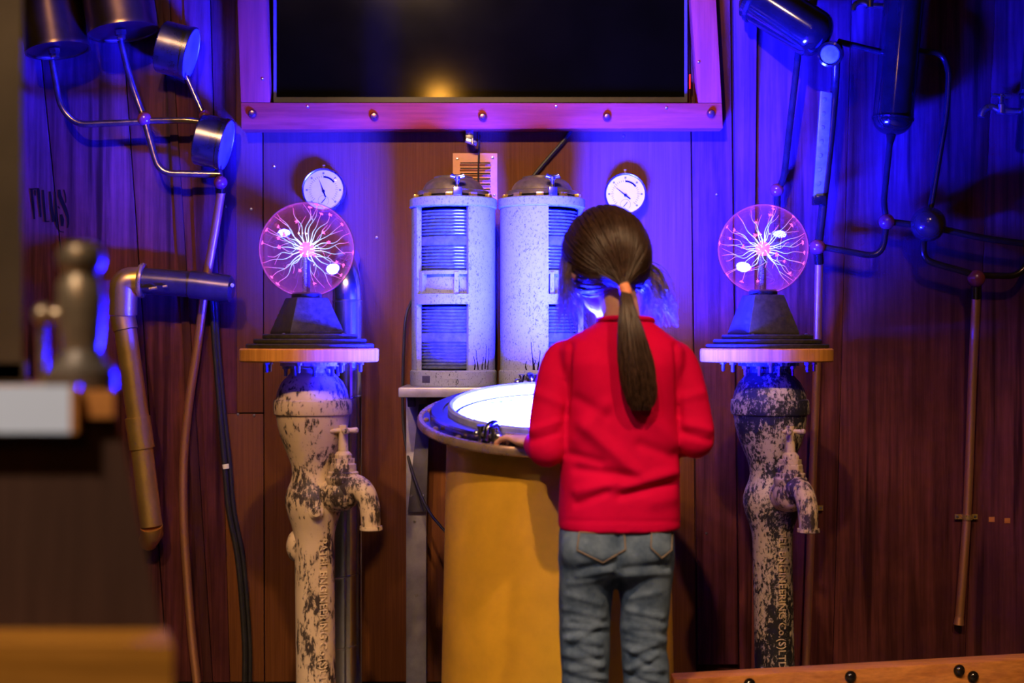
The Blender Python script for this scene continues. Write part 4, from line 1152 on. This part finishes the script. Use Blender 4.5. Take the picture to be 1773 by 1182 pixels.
def remeshed(mb, voxel, smooth_n):
    me = bpy.data.meshes.new('tmp'); me.from_pydata([tuple(v) for v in mb.v], [], mb.f)
    bm = bmesh.new(); bm.from_mesh(me); bmesh.ops.recalc_face_normals(bm, faces=bm.faces); bm.to_mesh(me); bm.free()
    o = bpy.data.objects.new('tmp', me); COL.objects.link(o)
    r = o.modifiers.new('r', 'REMESH'); r.mode = 'VOXEL'; r.voxel_size = voxel; r.adaptivity = 0.0
    if smooth_n:
        s_ = o.modifiers.new('s', 'SMOOTH'); s_.iterations = smooth_n; s_.factor = 0.5
    bpy.context.view_layer.update()
    out = bpy.data.meshes.new_from_object(o.evaluated_get(bpy.context.evaluated_depsgraph_get()))
    bpy.data.objects.remove(o); bpy.data.meshes.remove(me)
    return out
def skin_obj(me, name, m, parent):
    off = WLOC[parent.name]
    me.name = name; me.transform(Matrix.Translation(-off))
    me.materials.clear(); me.materials.append(m)
    for p in me.polygons: p.use_smooth = True
    o = bpy.data.objects.new(name, me); COL.objects.link(o); o.parent = parent; WLOC[o.name] = off.copy(); return o
def to_px(v): return 886.5 + v.x / v.y * F, 591 - (v.z - CZ) / v.y * F
def wrinkle(me, ridges, noise_amp=0.0, noise_sc=12):
    me.update()
    nor = [v.normal.copy() for v in me.vertices]
    for v, nn in zip(me.vertices, nor):
        x, y = to_px(v.co); d = 0.0
        k = max(0.0, -nn.y)
        if k > 0.02:
            for (x0, y0, x1, y1, w_, amp) in ridges:
                if y < min(y0, y1) - 3 * w_ or y > max(y0, y1) + 3 * w_: continue
                dx, dy = x1 - x0, y1 - y0; L2 = dx * dx + dy * dy
                t = 0 if L2 == 0 else max(0, min(1, ((x - x0) * dx + (y - y0) * dy) / L2))
                q = ((x - x0 - t * dx) ** 2 + (y - y0 - t * dy) ** 2) / (w_ * w_)
                if q < 9: d += amp * math.exp(-q) * min(1, k * 1.6)
        if noise_amp:
            d += noise_amp * noise.noise(v.co * noise_sc)
        v.co += nn * d

def fabric(name, col, col2, scale, rough=0.8, weave=600):
    m, nt, b = nodes_of(name)
    c = mixc(nt, ramp(nt, tnoise(nt, coords(nt, (scale,) * 3), 1, 5), [(0.35, (0, 0, 0)), (0.65, (1, 1, 1))]), col, col2)
    nt.links.new(c, b.inputs['Base Color']); b.inputs['Roughness'].default_value = rough
    b.inputs['Sheen Weight'].default_value = 0.0
    b.inputs['Specular IOR Level'].default_value = 0.06
    bump(nt, b, tnoise(nt, coords(nt, (weave,) * 3), 1, 2), 0.15, 0.001)
    return m
M_shirt = fabric('red_cotton', (0.50, 0.0010, 0.046), (0.60, 0.0014, 0.056), 9)
M_jeans = fabric('worn_denim', (0.050, 0.080, 0.135), (0.130, 0.185, 0.27), 22)
M_skin = mat('skin', (0.62, 0.34, 0.24), 0.5, 0, 0.06, 30, 0, 0.35)
M_skin.node_tree.nodes['Principled BSDF'].inputs['Subsurface Weight'].default_value = 0.15
M_skin.node_tree.nodes['Principled BSDF'].inputs['Subsurface Radius'].default_value = (0.01, 0.004, 0.002)
M_hair = mat('dark_brown_hair', (0.040, 0.018, 0.010), 0.42, 0, 0.5, 120, 0, 0.5)

feet = Vector((g(1066, 591).x, GD, 0.0))
girl = thing('person', 'child seen from behind in red top and jeans with a ponytail, at the console', 'person', feet)
# ---- positions
HC = at(1048, 448, 2.94)                       # head centre
hf = Vector((-0.30, 0.86, -0.42)).normalized()  # looking down and left onto the light
hx = hf.cross(Vector((0, 0, 1))).normalized(); hu = hx.cross(hf).normalized()
hr = Matrix.Rotation(math.radians(-5), 3, hf)
HR = hr @ Matrix((hx, hf, hu)).transposed()
def H(x, y, z): return HC + HR @ Vector((x, y, z))
LS, LE, LW = at(970, 622, 2.91), at(946, 772, 2.875), at(925, 769, 3.005)
RS, RE, RW = at(1174, 622, 2.91), at(1203, 757, 2.875), at(1142, 765, 3.005)

# ---- body (one continuous mesh)
mb = MB()
mb.sphere(HC, (0.076, 0.090, 0.098), 36, 24, HR)
mb.sphere(H(0, 0.032, -0.060), (0.053, 0.054, 0.050), 28, 18, HR)
mb.sphere(H(0, 0.068, -0.092), (0.020, 0.018, 0.016), 16, 10, HR)
mb.tube([H(0, 0.080, 0.018), H(0, 0.094, -0.012), H(0, 0.100, -0.024), H(0, 0.086, -0.032)], [0.006, 0.008, 0.0105, 0.006], 12)
for s_ in (-1, 1):
    mb.sphere(H(s_ * 0.010, 0.090, -0.026), 0.0075, 12, 8, HR)
    mb.sphere(H(s_ * 0.080, -0.004, -0.018), (0.008, 0.019, 0.029), 16, 12, HR)
    mb.sphere(H(s_ * 0.040, 0.058, -0.028), (0.025, 0.022, 0.022), 16, 10, HR)
mb.sphere(H(0, 0.082, -0.056), (0.021, 0.009, 0.010), 16, 10, HR)
NB = at(1080, 575, 2.905)
mb.tube(smooth_path([NB + Vector((0, 0, -0.03)), NB, NB.lerp(H(0, -0.02, -0.06), 0.55), H(0, -0.015, -0.05)], 4), 0.038, 24)
tors = [(905, 985, 1160, .075), (840, 990, 1155, .07), (760, 990, 1160, .068), (680, 985, 1168, .068), (630, 985, 1170, .065), (600, 1000, 1155, .055), (580, 1040, 1120, .042)]
loft(mb, [(g((a + b) / 2, py), (b - a) / 2 * S(GD), ry) for py, a, b, ry in tors], 28)
mb.tube(smooth_path([LS, LS.lerp(LE, .5), LE, LW], 5), [0.028] * 5 + [0.025] * 5 + [0.022] * 2 + [0.020] * 2 + [0.018, 0.0175], 20)
mb.tube(smooth_path([RS, RS.lerp(RE, .5), RE, RW], 5), [0.028] * 5 + [0.025] * 5 + [0.022] * 2 + [0.020] * 2 + [0.018, 0.0175], 20)
def hand(W, tipdir, thumb_side):
    f = Vector(tipdir).normalized(); s_ = f.cross(Vector((0, 0, 1))).normalized(); u = s_.cross(f).normalized()
    Rm = Matrix((s_, f, u)).transposed()
    def q(x, y, z): return W + Rm @ Vector((x, y, z))
    mb.tube([q(0, -0.01, 0), q(0, 0.012, 0.002)], 0.0165, 16)
    mb.sphere(q(0, 0.034, 0.003), (0.0275, 0.034, 0.0125), 20, 14, Rm)
    for k, L in enumerate((0.040, 0.048, 0.052, 0.046)):
        x = (-0.021 + 0.014 * k) * -thumb_side
        sp = (-0.010 + 0.0065 * k) * -thumb_side
        mb.tube(smooth_path([q(x * 0.9, 0.045, 0.004), q(x + sp * .2, 0.062, 0.007), q(x + sp * .6, 0.062 + L * 0.5, 0.002), q(x + sp, 0.062 + L * 0.92, -0.012)], 4), [0.0078] * 4 + [0.0074] * 4 + [0.0068] * 3 + [0.0062, 0.005], 12)
    t = thumb_side
    mb.tube(smooth_path([q(0.016 * t, 0.014, 0.0), q(0.032 * t, 0.030, 0.0), q(0.040 * t, 0.050, -0.004), q(0.040 * t, 0.068, -0.010)], 4), [0.0105] * 4 + [0.0092] * 4 + [0.008] * 3 + [0.007, 0.0055], 12)
hand(LW, (-0.55, 0.80, 0.06), 1)
hand(RW, (-0.35, 0.90, 0.06), -1)
for sx, pxs in ((-1, (1017, 1015, 1014)), (1, (1116, 1116, 1118))):
    mb.tube([g(pxs[0], 930), g(pxs[0], 1000), g(pxs[1], 1110), g(pxs[2], 1340)], [0.05, 0.05, 0.04, 0.03], 20)
body = skin_obj(remeshed(mb, 0.0042, 3), 'body', M_skin, girl)
M_eye = mat('eye_white', (0.8, 0.8, 0.8), 0.2, 0, 0.02); M_iris = mat('brown_iris', (0.08, 0.04, 0.02), 0.2); M_lip = mat('lip', (0.45, 0.13, 0.11), 0.45)
for s_ in (-1, 1):
    e = MB().sphere(H(s_ * 0.031, 0.073, 0.004), 0.0125, 18, 12).build('eye', M_eye, girl)
    MB().sphere(H(s_ * 0.031, 0.0805, 0.002), 0.0062, 14, 10).build('iris', M_iris, e)
    MB().tube(smooth_path([H(s_ * 0.015, 0.088, 0.030), H(s_ * 0.032, 0.085, 0.033), H(s_ * 0.048, 0.073, 0.025)], 4), 0.0026, 8).build('eyebrow', M_hair, girl)
MB().tube(smooth_path([H(-0.020, 0.084, -0.056), H(0, 0.093, -0.053), H(0.020, 0.084, -0.056)], 5), [0.001] + [0.0042] * 9 + [0.001], 10).build('lips', M_lip, girl)

# ---- jeans
mb = MB()
sg = S(GD)
rings = [(868, 975, 1168, .080, 0), (900, 971, 1168, .084, 0), (925, 968, 1167, .090, -.004), (950, 967, 1167, .095, -.008), (972, 967, 1167, .092, -.006), (990, 969, 1165, .082, 0)]
loft(mb, [(g((a + b) / 2, py, dy), (b - a) / 2 * sg, ry) for py, a, b, ry, dy in rings], 40, 2.5)
def legp(tab, dy0):
    loft(mb, [(g((a + b) / 2, py, dy), (b - a) / 2 * sg, ry) for py, a, b, ry, dy in tab], 30, 2.15)
legp([(950, 972, 1066, .070, -.012), (985, 968, 1068, .074, -.008), (1010, 967, 1063, .072, 0), (1050, 968, 1058, .064, .004), (1090, 968, 1056, .058, .002), (1120, 969, 1056, .056, 0), (1182, 972, 1054, .052, .006), (1260, 975, 1050, .049, .012), (1345, 974, 1050, .047, .012), (1362, 972, 1052, .048, .012)], 0)
legp([(950, 1070, 1164, .070, -.012), (985, 1067, 1166, .074, -.008), (1010, 1071, 1164, .072, 0), (1050, 1074, 1160, .064, .004), (1090, 1074, 1155, .058, .002), (1120, 1075, 1154, .056, 0), (1182, 1079, 1160, .052, .006), (1260, 1082, 1158, .049, .012), (1345, 1082, 1160, .047, .012), (1362, 1080, 1162, .048, .012)], 0)
for cx in (1020, 1115):
    mb.sphere(g(cx, 952, -.050), (50 * sg, .052, 46 * sg), 24, 16)
me = remeshed(mb, 0.005, 6)
rg = []
rnd = random.Random(4)
for (xa, xb, ya, yb, n_) in ((968, 1056, 1060, 1182, 10), (1074, 1158, 1062, 1182, 10)):
    for i in range(n_):
        y = ya + (yb - ya) * i / n_; sl = rnd.uniform(-14, 14)
        x0 = xa + rnd.uniform(0, 25); x1 = xb - rnd.uniform(0, 25)
        rg.append((x0, y + sl, x1, y - sl, rnd.uniform(4.5, 7), rnd.uniform(0.0025, 0.0045)))
        rg.append((x0, y + sl + 9, x1, y - sl + 9, 5, -0.0035))
rg += [(1070, 925, 1068, 985, 4, -0.008), (1005, 985, 1060, 975, 6, -0.005), (1000, 996, 1062, 985, 6, 0.005), (1080, 985, 1150, 978, 6, -0.005), (1082, 995, 1155, 990, 6, 0.005),
       (985, 1010, 1050, 1000, 6, 0.003), (975, 920, 975, 1180, 4, 0.002), (1160, 920, 1156, 1180, 4, 0.002), (985, 1030, 1040, 1045, 5, 0.003), (1090, 1035, 1140, 1025, 5, 0.003)]
wrinkle(me, rg, 0.0022, 22)
jeans = skin_obj(me, 'jeans', M_jeans, girl)
bvh = BVHTree.FromPolygons([v.co + WLOC[girl.name] for v in me.vertices], [tuple(p.vertices) for p in me.polygons])
def onto(px, py, lift):
    o = cam.location; d = (at(px, py, 1.0) - Vector(o)).normalized()
    h = bvh.ray_cast(Vector(o), d, 6)
    p = h[0] if h[0] else g(px, py, -0.08)
    return p - d * lift
def pocket(pts, n=14):
    # pts: top-left, top-right, right low, tip, left low
    tl, tr, rl, tip, ll = [Vector((*p, 0)) for p in pts]
    vs = []; fs = []
    for lift in (0.0035, -0.004):
        for i in range(n + 1):
            u = i / n
            top = tl.lerp(tr, u)
            bot = ll.lerp(tip, u * 2) if u < 0.5 else tip.lerp(rl, u * 2 - 1)
            for j in range(n + 1):
                q = top.lerp(bot, j / n); e_ = min(u, 1 - u, j / n, 1 - j / n)
                vs.append(onto(q.x, q.y, lift if e_ > 0.02 else lift * 0.4))
    m_ = (n + 1)
    for i in range(n):
        for j in range(n):
            a_ = i * m_ + j; fs.append((a_, a_ + 1, a_ + m_ + 1, a_ + m_))
            b_ = a_ + m_ * m_; fs.append((b_, b_ + m_, b_ + m_ + 1, b_ + 1))
    po = MB().add(vs, fs).build('pocket', M_jeans, jeans)
    loop = [tl, tr, rl, tip, ll, tl]; path = []
    for a_, b_ in zip(loop, loop[1:]):
        for k in range(8):
            q = a_.lerp(b_, k / 8); path.append(onto(q.x, q.y, 0.0042))
    path.append(path[0])
    MB().tube(path, 0.0015, 5).build('stitching', mat('tan_thread', (0.20, 0.15, 0.11), 0.8), jeans)
pocket([(1003, 921), (1081, 925), (1083, 951), (1044, 974), (999, 952)])
pocket([(1128, 922), (1164, 920), (1163, 952), (1146, 966), (1127, 948)])
MB().tube([onto(1070, 918 + k * 5, 0.002) for k in range(14)], 0.0016, 5).build('seat_seam', M_jeans, jeans)

# ---- red top
mb = MB()
rings = [(914, 966, 1177, .099, 0), (900, 966, 1177, .099, 0), (870, 967, 1177, .097, 0), (830, 969, 1176, .094, 0), (780, 972, 1176, .090, 0), (730, 976, 1176, .088, 0), (690, 977, 1178, .087, 0), (655, 974, 1181, .086, 0), (628, 968, 1186, .083, 0), (606, 966, 1186, .076, .002), (590, 978, 1174, .066, .004), (578, 998, 1158, .058, .006), (566, 1022, 1142, .050, .008), (556, 1038, 1128, .044, .010)]
loft(mb, [(g((a + b) / 2, py, dy), (b - a) / 2 * sg, ry) for py, a, b, ry, dy in rings], 44, 2.5)
def sleeve(Sh, E, W_, k):
    pth = smooth_path([Sh + Vector((k * -0.026, 0, 0.016)), Sh, Sh.lerp(E, .35) + Vector((k * .004, 0, 0)), Sh.lerp(E, .75) + Vector((k * 0.004, 0, 0)), E, E.lerp(W_, .5) + Vector((0, 0, -0.004)), E.lerp(W_, 0.93)], 5)
    n = len(pth); rr = []
    for i in range(n):
        t = i / (n - 1)
        rr.append(0.026 + 0.0135 * min(1, t * 3.5) if t < .29 else 0.0395 - 0.001 * (t - .29) / .28 if t < .57 else 0.0385 - 0.012 * (t - .57) / .43)
    mb.tube(pth, rr, 26)
    mb.sphere(E + Vector((0, -0.004, -0.004)), 0.039, 20, 14)
sleeve(LS, LE, LW, -1); sleeve(RS, RE, RW, 1)
me = remeshed(mb, 0.0046, 5)
rg = [(1012, 735, 1100, 818, 13, 0.010), (1000, 812, 1100, 826, 9, -0.008), (988, 786, 1040, 800, 8, -0.006), (1000, 850, 1062, 838, 10, 0.006), (1000, 872, 1050, 852, 7, -0.006), (1075, 858, 1162, 836, 8, -0.009), (1085, 842, 1165, 818, 11, 0.008),
      (1120, 718, 1168, 765, 14, 0.006), (1110, 770, 1165, 790, 10, -0.006), (1076, 600, 1080, 700, 26, -0.006), (1022, 640, 1030, 670, 32, 0.006), (1138, 640, 1130, 670, 32, 0.006),
      (988, 596, 980, 720, 5, -0.006), (1170, 596, 1176, 720, 5, -0.006), (966, 901, 1178, 903, 2.5, -0.0018), (1050, 700, 1000, 760, 12, 0.005), (1130, 870, 1165, 862, 12, 0.004), (1000, 690, 1050, 720, 10, -0.004),
      (920, 745, 965, 730, 7, 0.005), (918, 762, 965, 750, 6, -0.005), (1190, 735, 1228, 745, 7, 0.005), (1185, 750, 1230, 762, 6, -0.005), (930, 680, 975, 700, 9, 0.004), (1180, 690, 1215, 680, 9, 0.004)]
wrinkle(me, rg, 0.0016, 14)
shirt = skin_obj(me, 'red_top', M_shirt, girl)
nb = [at(1083 + 47 * math.cos(a), 555 + 3.5 * math.sin(a) * 0, 2.910 + 0.046 * math.sin(a)) + Vector((0, 0, 0.006 * math.sin(a) * -1)) for a in [2 * math.pi * k / 40 for k in range(41)]]
MB().tube(nb, 0.0055, 10, cap=False).build('neckband', M_shirt, shirt)

# ---- shoes (below the picture)
M_shoe = mat('white_sneaker', (0.6, 0.6, 0.6), 0.5)
for px in (1012, 1120):
    c = g(px, 1390); x = c.x
    sh = MB()
    loft(sh, [(Vector((x, GD + 0.045, z)), w_, l_) for z, w_, l_ in ((0.0, .036, .098), (0.018, .038, .102), (0.020, .035, .098), (0.05, .033, .088), (0.062, .030, .06))], 30, 2.4)
    loft(sh, [(Vector((x, GD + 0.005, z)), .033, .040) for z in (0.03, 0.085)], 24)
    skin_obj(remeshed(sh, 0.006, 2), 'shoe', M_shoe, girl)

# ---- hair
def on_head(dv, k=1.0):                   # dv: local direction -> point on the hair surface
    d = Vector(dv).normalized(); r = Vector((0.088, 0.101, 0.101))
    t = 1 / math.sqrt((d.x / r.x) ** 2 + (d.y / r.y) ** 2 + (d.z / r.z) ** 2)
    return H(*(d * t * k + Vector((0, -0.008, 0.004))))
cap = MB(); sg_, rn_ = 40, 26
tmp = MB().sphere((0, 0, 0), 1.0, sg_, rn_)
keep = {}
cv = []; cf = []
for f in tmp.f:
    cpt = sum((tmp.v[i] for i in f), Vector()) / len(f)
    if cpt.y > 0.42 and cpt.z < 0.62 - 0.1 * abs(cpt.x): continue
    if cpt.z < -0.72 and cpt.y > -0.45: continue
    for i in f:
        if i not in keep: keep[i] = len(cv); cv.append(on_head(tmp.v[i], 0.985))
    cf.append(tuple(keep[i] for i in f))
hair_root = thing_part('hair', girl, HC)
MB().add(cv, cf).build('hair_cap', M_hair, hair_root)
TIE = at(1083, 503, 2.826)
rnd = random.Random(21)
tl = HR.transposed() @ (TIE - HC); tieL = tl.normalized()
def strand(mb, pts, r0, r1, seg=4):
    n = len(pts); mb.tube(pts, [r0 + (r1 - r0) * i / (n - 1) for i in range(n)], seg, cap=False)
sw = MB()
for i in range(900):
    while True:
        d = Vector((rnd.gauss(0, 1), rnd.gauss(0, 1), rnd.gauss(0, 1))).normalized()
        if d.y > 0.46 and d.z < 0.55: continue
        if d.z < -0.70: continue
        if d.dot(tieL) > 0.93: continue
        ang = d.angle(tieL); axis = d.cross(tieL).normalized()
        mids = [Quaternion(axis, ang * t) @ d for t in (0.2, 0.35, 0.5, 0.65)]
        if any(q.y > 0.36 and q.z < 0.55 for q in mids): continue   # keep the face free
        break
    k = rnd.uniform(0.99, 1.03); pts = []
    m_ = 11; ang = d.angle(tieL)
    axis = d.cross(tieL).normalized()
    wob = rnd.uniform(-0.05, 0.05)
    for j in range(m_ + 1):
        t = j / m_
        dd = Quaternion(axis, ang * t) @ d
        dd = (dd + axis * wob * math.sin(math.pi * t)).normalized()
        p = on_head(dd, k + 0.01 * math.sin(math.pi * t))
        if t > 0.75: p = p.lerp(TIE + Vector((rnd.uniform(-.006, .006), rnd.uniform(-.006, .006), rnd.uniform(-.006, .006))), ((t - 0.75) / 0.25) ** 1.5)
        pts.append(p)
    strand(sw, pts, 0.0016, 0.0013)
o = sw.build('swept_hair', M_hair, hair_root, angle=180); o['kind'] = 'stuff'
pt = MB()
pc_ = [(1083, 500, 2.826, 8), (1086, 530, 2.806, 13), (1093, 575, 2.792, 22), (1101, 625, 2.788, 29), (1107, 665, 2.788, 30), (1110, 695, 2.788, 23), (1109, 718, 2.788, 10)]
for i in range(420):
    a = rnd.uniform(0, 2 * math.pi); q = math.sqrt(rnd.random()); ph = rnd.uniform(0, 6); end = rnd.uniform(0.86, 1.0)
    ctl = []
    for j, (px, py, dd, rr) in enumerate(pc_):
        wv = 3 * math.sin(1.3 * j + ph)
        ctl.append(at(px + rr * q * math.cos(a) + wv * (j > 1), py, dd + rr * 0.0009 * q * math.sin(a)))
    pts = smooth_path(ctl, 3); pts = pts[:max(6, int(len(pts) * end))]
    strand(pt, pts, 0.0017, 0.0009)
o = pt.build('ponytail', M_hair, hair_root, angle=180); o['kind'] = 'stuff'
MB().tube([TIE + Vector((-0.004, 0.004, 0.012)), TIE + Vector((0, 0, 0)), TIE + Vector((0.002, -0.004, -0.012))], [0.0115, 0.013, 0.0115], 18).build('hair_tie', mat('orange_elastic', (0.85, 0.30, 0.16), 0.6), hair_root)
ls = MB()
for i in range(230):                      # loose locks hanging at the left of the face
    x = rnd.uniform(-0.105, -0.075); y = rnd.uniform(-0.02, 0.07); z0 = rnd.uniform(-0.02, 0.05)
    p0 = on_head((-1, y * 12, z0 * 10), 1.0)
    dx = rnd.uniform(-0.02, 0.045); L = rnd.uniform(0.07, 0.14)
    pts = smooth_path([p0, p0 + Vector((-0.006 + dx * .1, 0.01, -L * 0.35)), p0 + Vector((dx * .5, 0.012 + rnd.uniform(0, .02), -L * 0.7)), p0 + Vector((dx, 0.01 + rnd.uniform(-.01, .03), -L))], 4)
    strand(ls, pts, 0.0011, 0.0004)
for i in range(260):                      # and at the right, fanning out above the shoulder
    p0 = on_head((0.75 + rnd.uniform(-.15, .15), rnd.uniform(-0.2, 0.5), -0.45 + rnd.uniform(-.25, .2)), 1.0)
    e_ = at(rnd.uniform(1105, 1175), rnd.uniform(515, 566), 2.95 + rnd.uniform(-.03, .06))
    mid = p0.lerp(e_, 0.5) + Vector((rnd.uniform(0, .02), rnd.uniform(-.01, .01), rnd.uniform(0, .022)))
    pts = smooth_path([p0, p0.lerp(mid, .5) + Vector((0.004, 0, 0.006)), mid, mid.lerp(e_, .6) + Vector((rnd.uniform(0, .008), 0, 0)), e_], 4)
    strand(ls, pts, 0.0011, 0.0004)
M_backlit = mat('backlit_brown_hair', (0.17, 0.12, 0.11), 0.3, 0, 0.4, 120)  # hair brown painted lighter, for light coming through the thin strands
o = ls.build('loose_locks', M_backlit, hair_root, angle=180); o['kind'] = 'stuff'
